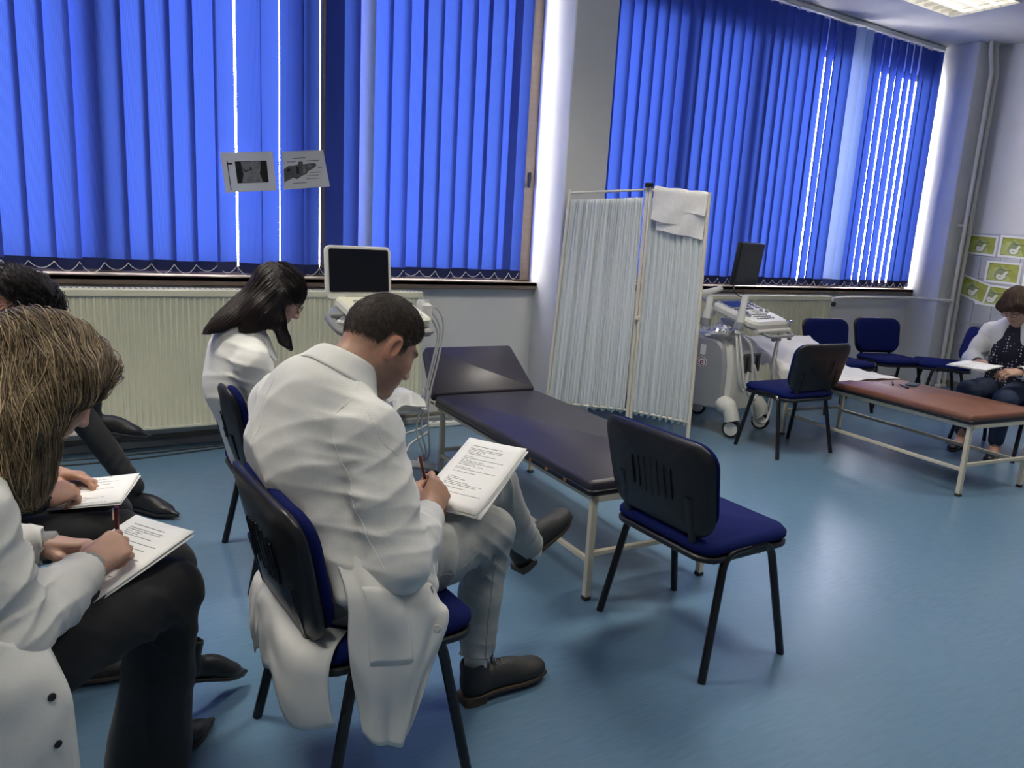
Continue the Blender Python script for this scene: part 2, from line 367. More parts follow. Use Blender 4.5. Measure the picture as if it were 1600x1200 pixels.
ang[ix(6.95)] = math.radians(-30); ang[ix(7.08)] = math.radians(-26)
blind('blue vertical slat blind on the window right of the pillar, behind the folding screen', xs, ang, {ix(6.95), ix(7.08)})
# ceiling lights (on)
def ceiling_light(x, y, label, pw=1.0):
    r = thing('ceiling_light', label, 'ceiling light', (x, y, ZC - 0.085), 0, 'louvred ceiling lights')
    hb = MB()
    hb.box((0, 0, 0.078), (1.2, 0.6, 0.012)); hb.box((0, 0.296, 0.04), (1.2, 0.008, 0.08)); hb.box((0, -0.296, 0.04), (1.2, 0.008, 0.08)); hb.box((0.596, 0, 0.04), (0.008, 0.6, 0.08)); hb.box((-0.596, 0, 0.04), (0.008, 0.6, 0.08))
    hb.obj('housing', WHITEP, r, 0)
    for k in range(4): MB().cyl((-0.57, -0.21 + 0.14 * k, 0.045), (0.57, -0.21 + 0.14 * k, 0.045), 0.013, 10).obj('tube', emis('lamp_tube_%d' % (pw * 10), (1.0, 0.95, 0.86, 1), 9.0 * pw), r)
    al = bpy.data.lights.new('lamp_glow', 'AREA'); al.shape = 'RECTANGLE'; al.size = 1.12; al.size_y = 0.52; al.energy = LAMP_POWER * pw; al.color = (1.0, 0.94, 0.84); al.spread = math.radians(118)
    ao = link('lamp_glow', al, r, (0, 0, 0.064))
    for k in range(9): MB().box((-0.53 + k * 0.1325, 0, 0.015), (0.002, 0.58, 0.03)).obj('louvre', CHROME, r, 0)
    for k in range(3): MB().box((0, -0.14 + 0.14 * k, 0.015), (1.18, 0.002, 0.03)).obj('louvre', CHROME, r, 0)
ceiling_light(6.6, 4.05, 'louvred ceiling light near the right-hand window', 0.22)
ceiling_light(3.0, 2.9, 'louvred ceiling light above the folding screen', 1.45)
ceiling_light(-0.4, 3.2, 'louvred ceiling light above the seated row by the left window', 1.4)
ceiling_light(6.2, 1.4, 'louvred ceiling light over the open floor at right', 1.3)
ceiling_light(3.0, 0.9, 'louvred ceiling light over the near empty chair', 0.75)
ceiling_light(-0.4, 0.7, 'louvred ceiling light over the left foreground', 0.65)
# radiators
def radiator(x0, x1, label):
    r = thing('radiator', label, 'radiator', ((x0 + x1) / 2, 4.94, 0.0)); L_ = x1 - x0; p = 0.0335; n = int(L_ / p)
    pr = []
    for k in range(n):
        a = -L_ / 2 + k * p
        pr += [(a, 0), (a + 0.010, 0), (a + 0.014, 0.009), (a + 0.0295, 0.009)]
    pr.append((L_ / 2, 0))
    for nm, yy, sg in (('front_panel', -0.055, 1), ('rear_panel', 0.055, -1)):
        G = np.array([[[a, yy + sg * d, z] for z in (0.175, 0.20, 0.94, 0.965)] for a, d in pr]); G[:, 0, 1] = yy; G[:, 3, 1] = yy
        MB().grid(G if sg > 0 else G[::-1]).obj(nm, RADW, r, 25)
    MB().box((0, 0, 0.99), (L_ + 0.02, 0.125, 0.05), b=0.008).obj('top_cover', RADW, r); MB().box((0, 0, 0.165), (L_, 0.115, 0.025), b=0.006).obj('bottom_rail', RADW, r)
    g = MB()
    for k in range(int(L_ / 0.03)): g.box((-L_ / 2 + 0.02 + 0.03 * k, 0, 1.0155), (0.012, 0.09, 0.003))
    tag(g.obj('top_grille', mat('grille_dark', lin(150, 146, 130), 0.5), r, 0), kind='stuff')
    for s in (-1, 1): MB().box((s * (L_ / 2 + 0.006), 0, 0.58), (0.01, 0.12, 0.83), b=0.003).obj('side_cover', RADW, r)
    for s in (-0.4, 0.4): MB().box((s * L_, 0.09, 0.14), (0.03, 0.10, 0.10), b=0.003).obj('bracket', PIPE, r)
    return r
radiator(-0.75, 2.2, 'long cream ribbed radiator below the left window')
ra = radiator(4.15, 6.76, 'shorter cream ribbed radiator below the right window')
va = MB().cyl((1.305, 0, 0.93), (1.40, 0, 0.93), 0.016).cyl((1.345, 0, 0.90), (1.345, 0, 0.96), 0.014); va.obj('valve', PIPE, ra); MB().cyl((1.345, -0.02, 0.93), (1.345, -0.075, 0.93), 0.024).obj('valve_knob', BLACKP, ra)
# heating pipes
hp = thing('heating_pipe', 'horizontal cream heating pipe along the wall to the corner', 'pipe', (6.87, 4.94, 0.99))
MB().tube(crom([(0.0, 0, -.06), (0.1, 0, 0), (1.3, 0, 0.005), (1.5, -.02, 0.005), (1.60, -0.2, 0.005), (1.62, -0.26, 0.005), (1.735, -0.262, 0.005)], 6), 0.016, 10).obj('pipe', PIPE, hp)
for i, (x, lb) in enumerate(((8.625, 'left of two cream riser pipes in the window corner'), (8.735, 'right of two cream riser pipes in the window corner'))):
    rp = thing('riser_pipe', lb, 'pipe', (x, PF - 0.07, 0), 0, 'riser pipes in the corner')
    MB().tube(crom([(0, 0, 0), (0, 0, 1.7), (0, 0, 3.25), (-0.01, 0, 3.45), (-0.07, 0, 3.58), (-0.09, 0, 3.66), (-0.09, 0, 3.72)], 5), 0.021, 12).obj('pipe', PIPE, rp)
    MB().lathe([(0.034, 0), (0.034, 0.02), (0.022, 0.03)], 14).obj('floor_collar', PIPE, rp); MB().box((0, 0.035, 1.82), (0.05, 0.08, 0.03), b=0.004).obj('pipe_clip', PIPE, rp)
tk = tag(MB().box((0, 0, 0.022), (3.9, 0.04, 0.044), b=0.006).obj('cable_trunking', GREYP), 'low grey cable trunking on the floor under the long radiator', 'trunking'); tk.location = (1.3, 5.062, 0)
# ================================================================ chairs
def chair_parts(r):
    th = math.radians(13)
    # seat
    prof = rrect(0.445, 0.49, 0.07, 6)
    sb = MB().prism(prof, 0.022, c=(0.01, 0, 0.418), b=0.005); sb.obj('seat_shell', BLACKP, r)
    MB().prism(prof, 0.05, c=(0.01, 0, 0.452), b=0.018).obj('seat', NAVYF, r, 50)
    # backrest: curved rounded panel, local u across, v up
    def panel(w, h, t, yoff, m, nm, bulge):
        P = rrect(w, h, 0.085, 7); mb = MB(); n = len(P); rings = []
        for sc, d in ((0.55, 1.0), (0.9, 0.85), (0.975, 0.5), (1.0, 0.0), (0.99, -0.6), (0.9, -1.0), (0.5, -1.0)):
            rings.append([(p[0] * sc * (0.95 + 0.10 * (p[1] / h + 0.5)), p[1] * sc, d) for p in P])
        V = []
        for rg in rings:
            for u, v, d in rg:
                x = d * t / 2 + yoff + bulge * (u / w * 2) ** 2; V.append([x, u, v])
        V.append([t / 2 + yoff, 0, 0]); V.append([-t / 2 + yoff, 0, 0])
        V = np.array(V); Fc = []
        m_ = len(rings)
        for i in range(m_ - 1):
            for k in range(n): Fc.append((i * n + k, (i + 1) * n + k, (i + 1) * n + (k + 1) % n, i * n + (k + 1) % n))
        for k in range(n): Fc.append((m_ * n, k, (k + 1) % n)); Fc.append((m_ * n + 1, (m_ - 1) * n + (k + 1) % n, (m_ - 1) * n + k))
        mb.add(V, Fc); mb.xf(roty(-th), (-0.245, 0, 0.655)); return mb.obj(nm, m, r, 60)
    panel(0.50, 0.33, 0.036, 0.024, NAVYF, 'back_cushion', 0.028)
    sh = panel(0.525, 0.352, 0.030, -0.004, BLACKP, 'back_shell', 0.028)
    for k in range(7):
        q = MB().box((0, 0, 0), (0.006, 0.006, 0.15 - 0.012 * abs(k - 3)), b=0.002).xf(roty(-th), (-0.2625, (k - 3) * 0.032, 0.655)); q.obj('shell_rib', BLACKP, sh)
    for s in (-1, 1):
        P = fillet([(0.20, s * 0.275, 0.0), (0.115, s * 0.237, 0.434), (0, s * 0.235, 0.436), (-0.115, s * 0.237, 0.434), (-0.205, s * 0.275, 0.0)], 0.06)
        k = len(P) // 2
        MB().tube(P[:k + 1], 0.0145, 10).obj('leg', BLACKM, r); MB().tube(P[k:], 0.0145, 10).obj('leg', BLACKM, r)
        B = crom([(-0.02, s * 0.165, 0.415), (-0.14, s * 0.165, 0.413), (-0.19, s * 0.165, 0.44), (-0.215, s * 0.165, 0.52), (-0.245, s * 0.165, 0.63)], 6)
        MB().tube(B, 0.017, 8, flat=0.6).obj('back_support', BLACKM, r)
        MB().lathe([(0.012, 0), (0.014, 0.01), (0.008, 0.02)], 10, R=rotx(PI / 2), c=(-0.14, s * 0.205, 0.405)).obj('bolt_knob', BLACKP, r)
    for x in (0.07, -0.09): MB().cyl((x, -0.23, 0.405), (x, 0.23, 0.405), 0.009, 8).obj('cross_bar', BLACKM, r)
def iso(label, loc, rz, group='navy office chairs'):
    global CH0
    if CH0 is None:
        CH0 = thing('office_chair', label, 'chair', loc, rz, group); chair_parts(CH0); return CH0
    return dup(CH0, loc, rz, label, group)
CH0 = None
iso('empty navy chair seen from behind beside the near end of the blue couch', (1.985, 1.86, 0), 0.02)
iso('empty navy chair with its back to us by the white ultrasound cart', (4.545, 3.52, 0), PI / 2 - 0.05)
iso('navy chair under the man in the white coat and grey jeans', (0.655, 1.79, 0), 0.06)
iso('navy chair under the dark-haired woman in front of the radiator', (0.785, 3.10, 0), 0.0)
iso('navy chair under the blonde woman at the left edge', (-0.36, 1.62, 0), 0.42)
iso('navy chair under the man with short dark hair at far left', (-0.44, 2.58, 0), 0.0)
iso('navy chair under the person in pointed black shoes by the radiator', (-0.40, 4.0, 0), 0.0)
iso('left of the two empty navy chairs against the wall facing us', (6.2, 4.3, 0), -PI / 2 - 0.2)
iso('right of the two empty navy chairs against the wall facing us', (6.98, 4.3, 0), -PI / 2 - 0.3)
iso('dark navy chair in the corner below the green posters', (7.30, 3.95, 0), 2.25)
iso('navy chair under the woman in the polka-dot blouse', (6.21, 2.83, 0), PI - 0.2)
# ================================================================ examination couches
def couch(label, loc, rz, top, w, lmain, lhead, ah, h, foam):
    r = thing('examination_couch', label, 'couch', loc, rz)       # origin: near left foot corner, +Y along the couch
    zt = h
    def pad(nm, y0, y1, rx, piv, tp=0.0):
        P = rrect(w + 0.045, y1 - y0, 0.025, 4)
        m = MB().prism(P, 0.05, c=(w / 2, (y0 + y1) / 2, -0.025), b=0.012)
        b = MB().prism(rrect(w + 0.051, y1 - y0 + 0.004, 0.026, 4), 0.022, c=(w / 2, (y0 + y1) / 2, -0.049), b=0.003)
        for q in (m, b):
            for v in q.v: v[:, 0] = w / 2 + (v[:, 0] - w / 2) * (1 - tp * (v[:, 1] - y0) / (y1 - y0))
            q.xf(None, (0, -piv, 0)); q.xf(rotx(rx), (0, piv, zt))
        o = m.obj(nm, top, r, 50); b.obj('pad_edge', VEDGE, o)
        return o
    o = pad('pad', 0, lmain, 0, 0); pad('head_pad', lmain + 0.006, lmain + lhead, ah, lmain, 0.13)
    if foam:
        for k, (y, s) in enumerate(((0.62, 0.05), (1.62, 0.05), (0.33, 0.022), (0.18, 0.02), (0.47, 0.015))): MB().box((-0.0265, y, zt - 0.048), (0.004, s, 0.012), b=0.001).obj('torn_foam', FOAM, o)
    zf = zt - 0.075
    fr = MB()
    for x in (0.012, w - 0.012): fr.box((x, lmain / 2, zf), (0.024, lmain, 0.028), b=0.003)
    for y in (0.012, lmain - 0.012, lmain * 0.5): fr.box((w / 2, y, zf), (w, 0.024, 0.028), b=0.003)
    fr.obj('frame', CREAM, r)
    for x in (0.013, w - 0.013):
        for y in (0.02, lmain - 0.05):
            MB().box((x, y, zf / 2 + 0.008), (0.028, 0.028, zf - 0.016), b=0.003).obj('leg', CREAM, r); MB().box((x, y, 0.008), (0.032, 0.032, 0.016), b=0.003).obj('leg_cap', RUBBER, r)
        MB().box((x, lmain / 2 - 0.01, 0.17), (0.02, lmain - 0.08, 0.022), b=0.003).obj('side_stretcher', CREAM, r)
    for y in (0.02, lmain - 0.05): MB().box((w / 2, y, 0.20), (w - 0.05, 0.02, 0.022), b=0.003).obj('end_stretcher', CREAM, r)
    hf = MB(); L2 = lhead
    for x in (0.06, w - 0.06): hf.box((x, L2 / 2, -0.07), (0.022, L2, 0.022), b=0.003)
    hf.box((w / 2, L2 - 0.02, -0.07), (w - 0.12, 0.022, 0.022)); hf.xf(rotx(ah), (0, lmain, zt)); hf.obj('head_frame', CREAM, r)
    e = np.array([0, lmain + L2 * 0.7 * math.cos(ah), zt + L2 * 0.7 * math.sin(ah) - 0.07])
    for x in (0.08, w - 0.08): MB().cyl((x, lmain - 0.1, zf - 0.02), (x, e[1], e[2]), 0.008, 8).obj('head_prop', CREAM, r)
    return r
couch('examination couch with dark navy vinyl pads and raised head end', (1.765, 2.21, 0), -0.045, NAVYV, 0.635, 1.60, 0.375, math.radians(40), 0.515, True)
couch('examination couch with brown vinyl pad and paper sheet at its head', (4.735, 2.32, 0), -0.10, BROWNV, 0.65, 1.55, 0.44, math.radians(24), 0.525, False)
# ================================================================ folding screen
CURT = bpy.data.materials.new('screen_curtain'); CURT.use_nodes = True
def cloth_translucent(m, c, t):
    N = m.node_tree.nodes; L = m.node_tree.links; b = N['Principled BSDF']; b.inputs['Base Color'].default_value = c; b.inputs['Roughness'].default_value = 0.7
    nz = N.new('ShaderNodeTexNoise'); nz.inputs['Scale'].default_value = 500; bp = N.new('ShaderNodeBump'); bp.inputs['Strength'].default_value = 0.08; L.new(nz.outputs[0], bp.inputs['Height']); L.new(bp.outputs[0], b.inputs['Normal'])
    tr = N.new('ShaderNodeBsdfTranslucent'); tr.inputs[0].default_value = t; mx = N.new('ShaderNodeMixShader'); mx.inputs[0].default_value = 0.25
    L.new(b.outputs[0], mx.inputs[1]); L.new(tr.outputs[0], mx.inputs[2]); L.new(mx.outputs[0], N['Material Output'].inputs[0])
cloth_translucent(CURT, (0.84, 0.875, 0.865, 1), (0.84, 0.88, 0.88, 1))
SCRM = mat('screen_enamel', lin(212, 206, 188), 0.35, var=0.05)
sc = thing('folding_screen', 'folding privacy screen with pale mint curtains on a cream tube frame', 'screen', (3.62, 4.24, 0))
O = np.array([3.62, 4.24, 0])
def spanel(t0, t1, b0, b1, seed):
    t0, t1, b0, b1 = [np.asarray(p, float) - O for p in (t0, t1, b0, b1)]
    for a, b in ((t0, b0), (t1, b1)):
        MB().cyl(b, a, 0.0135, 12).obj('post', SCRM, sc); MB().lathe([(0.018, 0), (0.018, 0.025), (0.014, 0.03)], 12, c=b).obj('foot_cap', RUBBER, sc)
    lerp = lambda a, b, s: a + (b - a) * s
    zt, zb = 0.985, 0.11
    MB().cyl(lerp(b0, t0, zt), lerp(b1, t1, zt), 0.009, 10).obj('top_bar', SCRM, sc); MB().cyl(lerp(b0, t0, zb), lerp(b1, t1, zb), 0.009, 10).obj('bottom_bar', SCRM, sc)
    R_ = np.random.RandomState(seed); nu, nv = 150, 40; G = np.zeros((nu, nv, 3)); nn = nrm(np.cross(t1 - t0, (0, 0, 1)))
    ph = np.cumsum(0.5 + R_.rand(nu) * 1.3); ph2 = np.cumsum(0.25 + R_.rand(nu) * 0.6)
    for j, v in enumerate(np.linspace(0, 1, nv)):
        s = lerp(zt - 0.028, zb - 0.012, v); a = lerp(b0, t0, s); b = lerp(b1, t1, s)
        amp = 0.014 * (0.5 + 0.55 * abs(2 * v - 1) ** 0.7)
        for i, u in enumerate(np.linspace(0.035, 0.965, nu)):
            uu = u + 0.012 * math.sin(v * PI) * math.sin(i * 0.21 + seed)
            w = math.sin(ph[i] + 0.8 * v * math.sin(i * .3)) * amp * 0.75 + math.sin(ph2[i] * 0.7 + 2 * v) * amp * 0.6
            G[i, j] = lerp(a, b, uu) + nn * w + np.array([0, 0, 0.012 * math.sin(i * 0.37 + seed) * (v ** 6)])
    c_ = MB().grid(G, 0.0008).obj('curtain', CURT, sc, 180)
    return c_
L0, L1 = (3.265, 4.66, 1.80), (3.165, 4.66, 0.0)
spanel(L0, (3.614, 4.214, 1.84), L1, (3.614, 4.214, 0.0), 3)
spanel((3.630, 4.190, 1.84), (3.79, 3.78, 1.80), (3.630, 4.190, 0.0), (3.82, 3.77, 0.0), 8)
MB().box((0, -0.035, 1.845), (0.075, 0.06, 0.03), R=rotz(0.9), b=0.006).obj('hinge_cap', BLACKP, sc)
MB().box((0, -0.035, 0.9), (0.06, 0.035, 0.03), R=rotz(0.9), b=0.004).obj('hinge', SCRM, sc)
# towel over the right panel of the screen
TOW = mat('white_towel', lin(222, 220, 212), 0.9, var=0.05, vscale=30, bump=0.35, bscale=260)
a, b = np.array([3.637, 4.165, 1.812]), np.array([3.79, 3.79, 1.775]); nn = nrm(np.cross(b - a, (0, 0, 1)))
if nn[0] > 0: nn = -nn
tw = thing('towel', 'white towel folded over the top of the folding screen', 'towel', tuple((a + b) / 2))
def towel(u0, u1, front, back, off, nm, sd):
    G = np.zeros((26, 34, 3))
    for i, u in enumerate(np.linspace(u0, u1, 26)):
        for j, v in enumerate(np.linspace(-1, 1, 34)):
            p = a + (b - a) * u; r = 0.013 + off
            if v < 0: d = -v * front; sgn = 1
            else: d = v * back; sgn = -1
            arc = r * PI / 2
            if d < arc: an = d / r; q = p + nn * sgn * r * math.sin(an) + np.array([0, 0, r * math.cos(an)])
            else: q = p + nn * sgn * (r + 0.006 * math.sin(9 * u + sd + d * 20) * min(1, d * 6) + 0.01 * d) + np.array([0, 0, -(d - arc)])
            q = q + np.array([0, 0, -0.02 * (u - 0.5) * (1 if d > arc else 0) + 0.003 * math.sin(u * 14 + sd)])
            G[i, j] = q - (a + b) / 2
    return MB().grid(G, 0.008).obj(nm, TOW, tw, 70)
towel(0.03, 0.62, 0.255, 0.2, 0.012, 'upper_fold', 1); towel(0.12, 1.0, 0.30, 0.24, 0.001, 'lower_fold', 4); towel(0.60, 1.02, 0.16, 0.12, 0.011, 'end_fold', 2)
# ================================================================ ultrasound machines
def text_mesh(s, size, m, name):
    c = bpy.data.curves.new(name, 'FONT'); c.body = s; c.size = size; c.extrude = 0.0004; c.align_x = 'CENTER'; c.align_y = 'CENTER'
    o = bpy.data.objects.new(name, c); COL.objects.link(o); bpy.context.view_layer.update()
    me = bpy.data.meshes.new_from_object(o); bpy.data.objects.remove(o); me.materials.clear(); me.materials.append(m); return me
def wheel(r, x, y, rad, a=0.0, cover=WHITEP):
    R_ = rotz(a) @ roty(PI / 2)
    w = MB().lathe([(rad * 0.75, -0.024), (rad * 0.96, -0.022), (rad, -0.012), (rad, 0.012), (rad * 0.96, 0.022), (rad * 0.75, 0.024)], 24, c=(x, y, rad), R=R_).obj('wheel', RUBBER, r)
    MB().lathe([(rad * 0.3, -0.030), (rad * 0.72, -0.027), (rad * 0.72, 0.027), (rad * 0.3, 0.030)], 20, c=(x, y, rad), R=R_).obj('wheel_hub', cover, w)
def slab(P, t, R, c, b=0.008): return MB().prism(P, t, R=R, c=c, b=b)
CAB = mat('pale_cable', lin(196, 196, 190), 0.45)
m2 = thing('ultrasound_machine', 'white ultrasound cart with black swivel monitor behind the folding screen', 'ultrasound', (4.56, 4.28, 0), 0.16)
def part(nm, mb, m, p, sm=40): return mb.obj(nm, m, p, sm)
# body: side profile extruded across
prof = [(-0.30, 0.20), (0.30, 0.16), (0.36, 0.24), (0.36, 0.60), (0.30, 0.74), (0.20, 0.78), (-0.20, 0.76), (-0.27, 0.70), (-0.30, 0.55)]
prof = fillet([(*p, 0) for p in prof] + [(*prof[0], 0)], 0.05, 5)[:-1, :2]
YZ = np.array([[0, 0, 1.0], [1, 0, 0], [0, 1, 0]])
body = part('body', MB().prism(prof, 0.40, R=YZ, c=(-0.04, 0, 0), b=0.03), WHITEP, m2)
part('side_shell', MB().prism(np.array(prof) * 0.97 + np.array([0.02, 0.012]), 0.05, R=YZ, c=(-0.25, 0, 0), b=0.02), GREYP, m2)
part('drive_bay', MB().box((0.04, -0.30, 0.56), (0.22, 0.02, 0.15), b=0.004), DGREY, m2)
for k, x in enumerate((-0.025, 0.04, 0.115)): part('connector_port', MB().box((x, -0.313, 0.56), (0.04, 0.012, 0.115), b=0.003), GREYP if k == 1 else BLACKP, m2)
part('front_foot', MB().tube(fillet([(-0.22, -0.24, 0.26), (-0.23, -0.33, 0.22), (-0.23, -0.36, 0.13)], 0.05), [0.07] * 4 + [0.06] * (len(fillet([(0, 0, 0), (0, 1, 0), (1, 1, 0)], .05)) - 4), 12), WHITEP, m2)
part('front_foot', MB().tube(fillet([(0.20, -0.22, 0.26), (0.22, -0.30, 0.22), (0.24, -0.32, 0.13)], 0.05), 0.06, 12), WHITEP, m2)
for x, y in ((-0.23, -0.36), (0.24, -0.32), (-0.22, 0.28), (0.22, 0.28)): wheel(m2, x, y, 0.072, 0.35)
part('neck', MB().tube([(0, -0.05, 0.74), (0, -0.09, 0.86)], [0.11, 0.08], 16), WHITEP, m2)
# console
ct = rotx(math.radians(17)); cc = np.array([0.10, -0.20, 0.925])
deck = part('console', MB().prism(rrect(0.50, 0.44, 0.07, 6), 0.07, R=ct, c=cc, b=0.02), WHITEP, m2)
def on(x, y, z=0.037): return cc + ct @ np.array([x, y, z])
part('touch_screen', MB().prism(rrect(0.26, 0.12, 0.012, 3), 0.012, R=ct, c=on(-0.05, 0.13), b=0.003), SCREENM, deck)
part('screen_bezel', MB().prism(rrect(0.30, 0.15, 0.02, 3), 0.008, R=ct, c=on(-0.05, 0.13), b=0.003), GREYP, deck)
keyk = MB().box((0, 0, 0), (0.02, 0.012, 0.008), R=ct, b=0.002).mesh('key', DGREY)
for k in range(9): link('key', keyk, deck, on(-0.17 + k * 0.03, 0.04))
for k in range(5):
    for j in range(2): link('key', keyk, deck, on(0.155 + j * 0.03, 0.06 + k * 0.03))
kn = MB().lathe([(0.016, 0), (0.015, 0.014), (0.012, 0.018)], 14, R=ct).mesh('knob', GREYP)
for x, y in ((-0.17, 0.0), (-0.13, -0.04), (0.13, 0.0), (0.17, -0.03), (-0.17, -0.09)): link('knob', kn, deck, on(x, y))
kw = MB().box((0, 0, 0), (0.024, 0.014, 0.008), R=ct, b=0.002).mesh('button', GREYP)
for i in range(7):
    for j in range(3): link('button', kw, deck, on(-0.11 + i * 0.035, -0.07 - j * 0.035))
part('trackball', MB().lathe([(0.028, 0), (0.026, 0.008), (0.015, 0.02), (0.004, 0.024)], 16, R=ct, c=on(0.02, -0.02)), WHITEP, deck)
part('wrist_rest', MB().tube([on(-0.23, -0.235, -0.03), on(0.23, -0.235, -0.03)], 0.018, 10), WHITEP, m2)
part('front_handle', MB().tube(fillet([on(0.20, -0.20, -0.04), on(0.23, -0.30, -0.05), on(-0.12, -0.30, -0.05), on(-0.16, -0.2, -0.04)], 0.05), 0.013, 10), GREYP, m2)
for x in (-0.06, -0.02, 0.02, 0.17): part('probe_hook', MB().box(on(x, -0.30, -0.075), (0.026, 0.03, 0.02), b=0.005), GREYP, m2)
part('joystick', MB().lathe([(0.006, 0), (0.007, 0.05), (0.024, 0.06), (0.024, 0.075), (0.01, 0.08)], 14, c=on(0.23, -0.24, -0.03)), CHROME, m2)
# probe holder cylinders on the left, gel bottle
for x, y, h, m, nm in ((-0.20, -0.30, 0.30, WHITEP, 'probe'), (-0.24, -0.02, 0.26, WHITEP, 'gel_holder')):
    q = part(nm, MB().lathe([(0.026, 0), (0.03, 0.02), (0.03, h * 0.55), (0.024, h * 0.6), (0.026, h * 0.95), (0.02, h)], 16, R=roty(0.16), c=(x, y, 0.80)), m, m2)
    part('holder_clip', MB().lathe([(0.04, 0), (0.042, 0.02), (0.042, 0.05), (0.036, 0.055)], 14, R=roty(0.16), c=(x + .006, y, 0.835)), GREYP, q)
# monitor and arm
part('monitor_arm', MB().tube(fillet([(-0.06, 0.02, 0.90), (-0.10, 0.08, 1.02), (-0.30, 0.06, 1.07), (-0.14, 0.0, 1.10), (-0.04, 0.0, 1.12)], 0.05), 0.026, 12, flat=0.7), WHITEP, m2)
MR = rotz(0.10) @ rotx(math.radians(6)); mc = np.array([0.03, -0.17, 1.325])
mon = part('monitor', MB().prism(rrect(0.40, 0.33, 0.012, 3), 0.034, R=MR @ rotx(PI / 2), c=mc, b=0.006), BLACKP, m2)
part('monitor_glass', MB().prism(rrect(0.37, 0.295, 0.004, 2), 0.004, R=MR @ rotx(PI / 2), c=mc + MR @ np.array([0, -0.018, 0.008])), mat('monitor_glass_grey', lin(44, 46, 50), 0.12, var=0), mon)
part('monitor_mount', MB().box(mc + MR @ np.array([0, 0.035, -0.06]), (0.12, 0.05, 0.16), R=MR, b=0.01), BLACKP, mon)
part('monitor_cable', MB().tube(crom([mc + np.array([-0.10, 0.05, -0.12]), mc + np.array([-0.16, 0.0, -0.16]), mc + np.array([-0.17, -0.03, -0.22]), mc + np.array([-0.10, -0.05, -0.25]), mc + np.array([-0.06, -0.03, -0.20])], 6), 0.004, 6), BLACKP, m2)
# cables
part('probe_cable', MB().tube(crom([(-0.19, -0.31, 0.80), (-0.20, -0.36, 0.62), (-0.17, -0.40, 0.40), (-0.06, -0.42, 0.30), (0.0, -0.40, 0.42), (-0.02, -0.36, 0.56)], 8), 0.012, 8), CAB, m2)
part('probe_cable', MB().tube(crom([(-0.17, -0.31, 0.80), (-0.10, -0.37, 0.70), (-0.08, -0.40, 0.45), (-0.07, -0.42, 0.22), (0.02, -0.43, 0.11), (0.16, -0.42, 0.10), (0.24, -0.40, 0.25), (0.25, -0.36, 0.55), (0.22, -0.40, 0.80)], 8), 0.010, 8), CAB, m2)
part('probe_cable', MB().tube(crom([(-0.21, -0.30, 0.79), (-0.25, -0.36, 0.60), (-0.22, -0.38, 0.42), (-0.12, -0.36, 0.36), (-0.05, -0.34, 0.50)], 8), 0.010, 8), CAB, m2)
part('drop_cable', MB().tube(crom([(0.20, -0.42, 0.82), (0.19, -0.42, 0.60), (0.18, -0.42, 0.35), (0.15, -0.40, 0.16), (0.0, -0.38, 0.12)], 8), 0.005, 6), CAB, m2)
stk = part('sticker', MB().lathe([(0.045, 0), (0.045, 0.001)], 24, R=roty(-PI / 2), c=(-0.2755, -0.06, 0.55)), PAPER, m2)
RED = mat('dark_red', lin(120, 20, 30), 0.5)
e_ = link('printed_mark', text_mesh('e', 0.085, RED, 'printed_mark'), stk, (-0.2775, -0.06, 0.55)); e_.rotation_euler = (PI / 2, 0, -PI / 2)
t_ = np.linspace(0, 2 * PI, 25); MB().tube(np.stack([np.full(25, -0.2772), -0.06 + 0.036 * np.cos(t_), 0.55 + 0.036 * np.sin(t_)], 1), 0.003, 5).obj('printed_ring', RED, stk)
part('sticker_card', MB().box((-0.2755, -0.06, 0.65), (0.002, 0.05, 0.08)), PAPER, m2)
foil = nr.rand(14, 18) * 0.03; G = np.array([[[-0.30 + 0.18 * i / 13, -0.28 + 0.2 * j / 17, 0.80 + foil[i, j] + 0.03 * math.sin(PI * i / 13) * math.sin(PI * j / 17)] for j in range(18)] for i in range(14)])
fo = tag(MB().grid(G, 0.002).obj('foil_wrap', mat('silver_foil', (0.75, 0.75, 0.76, 1), 0.25, 0.9), None, 10), 'crumpled silver wrap on top of the white ultrasound cart', 'wrap'); fo.location = (4.56, 4.28, 0); fo.rotation_euler = (0, 0, 0.16)
# ---- portable machine behind the seated man
m1 = thing('ultrasound_machine', 'portable ultrasound with open black screen on a cart by the long radiator', 'ultrasound', (1.485, 3.88, 0), 0.06)
R1 = rotx(math.radians(-6)); lid = part('screen_lid', MB().prism(rrect(0.372, 0.285, 0.03, 6), 0.026, R=R1 @ rotx(PI / 2), c=(-0.115, 0.0, 1.20), b=0.006), WHITEP, m1)
part('screen', MB().prism(rrect(0.335, 0.225, 0.010, 4), 0.004, R=R1 @ rotx(PI / 2), c=np.array([-0.115, 0, 1.20]) + R1 @ np.array([0, -0.0145, 0.013])), SCREENM, lid)
part('lid_strip', MB().box(np.array([-0.115, 0, 1.20]) + R1 @ np.array([0, -0.013, -0.125]), (0.17, 0.004, 0.010), R=R1), GREYP, lid)
c1 = rotx(math.radians(13)); k0 = np.array([-0.06, -0.20, 1.015])
kb = part('keyboard_base', MB().prism(rrect(0.40, 0.36, 0.03, 4), 0.05, R=c1, c=k0, b=0.01), mat('cream_plastic', lin(222, 220, 196), 0.4), m1)
on1 = lambda x, y, z=0.027: k0 + c1 @ np.array([x, y, z])
kk = MB().box((0, 0, 0), (0.022, 0.016, 0.006), R=c1, b=0.002).mesh('key', GREYP)
for i in range(9):
    for j in range(5): link('key', kk, kb, on1(-0.14 + i * 0.032, 0.02 - j * 0.032))
for x in (-0.1, -0.02, 0.06): part('slot', MB().box(on1(x, 0.10), (0.05, 0.01, 0.003), R=c1), GREYP, kb)
part('cart_top', MB().prism(rrect(0.46, 0.40, 0.06, 5), 0.045, R=c1, c=k0 - c1 @ np.array([0, 0, 0.05]), b=0.015), GREYP, m1)
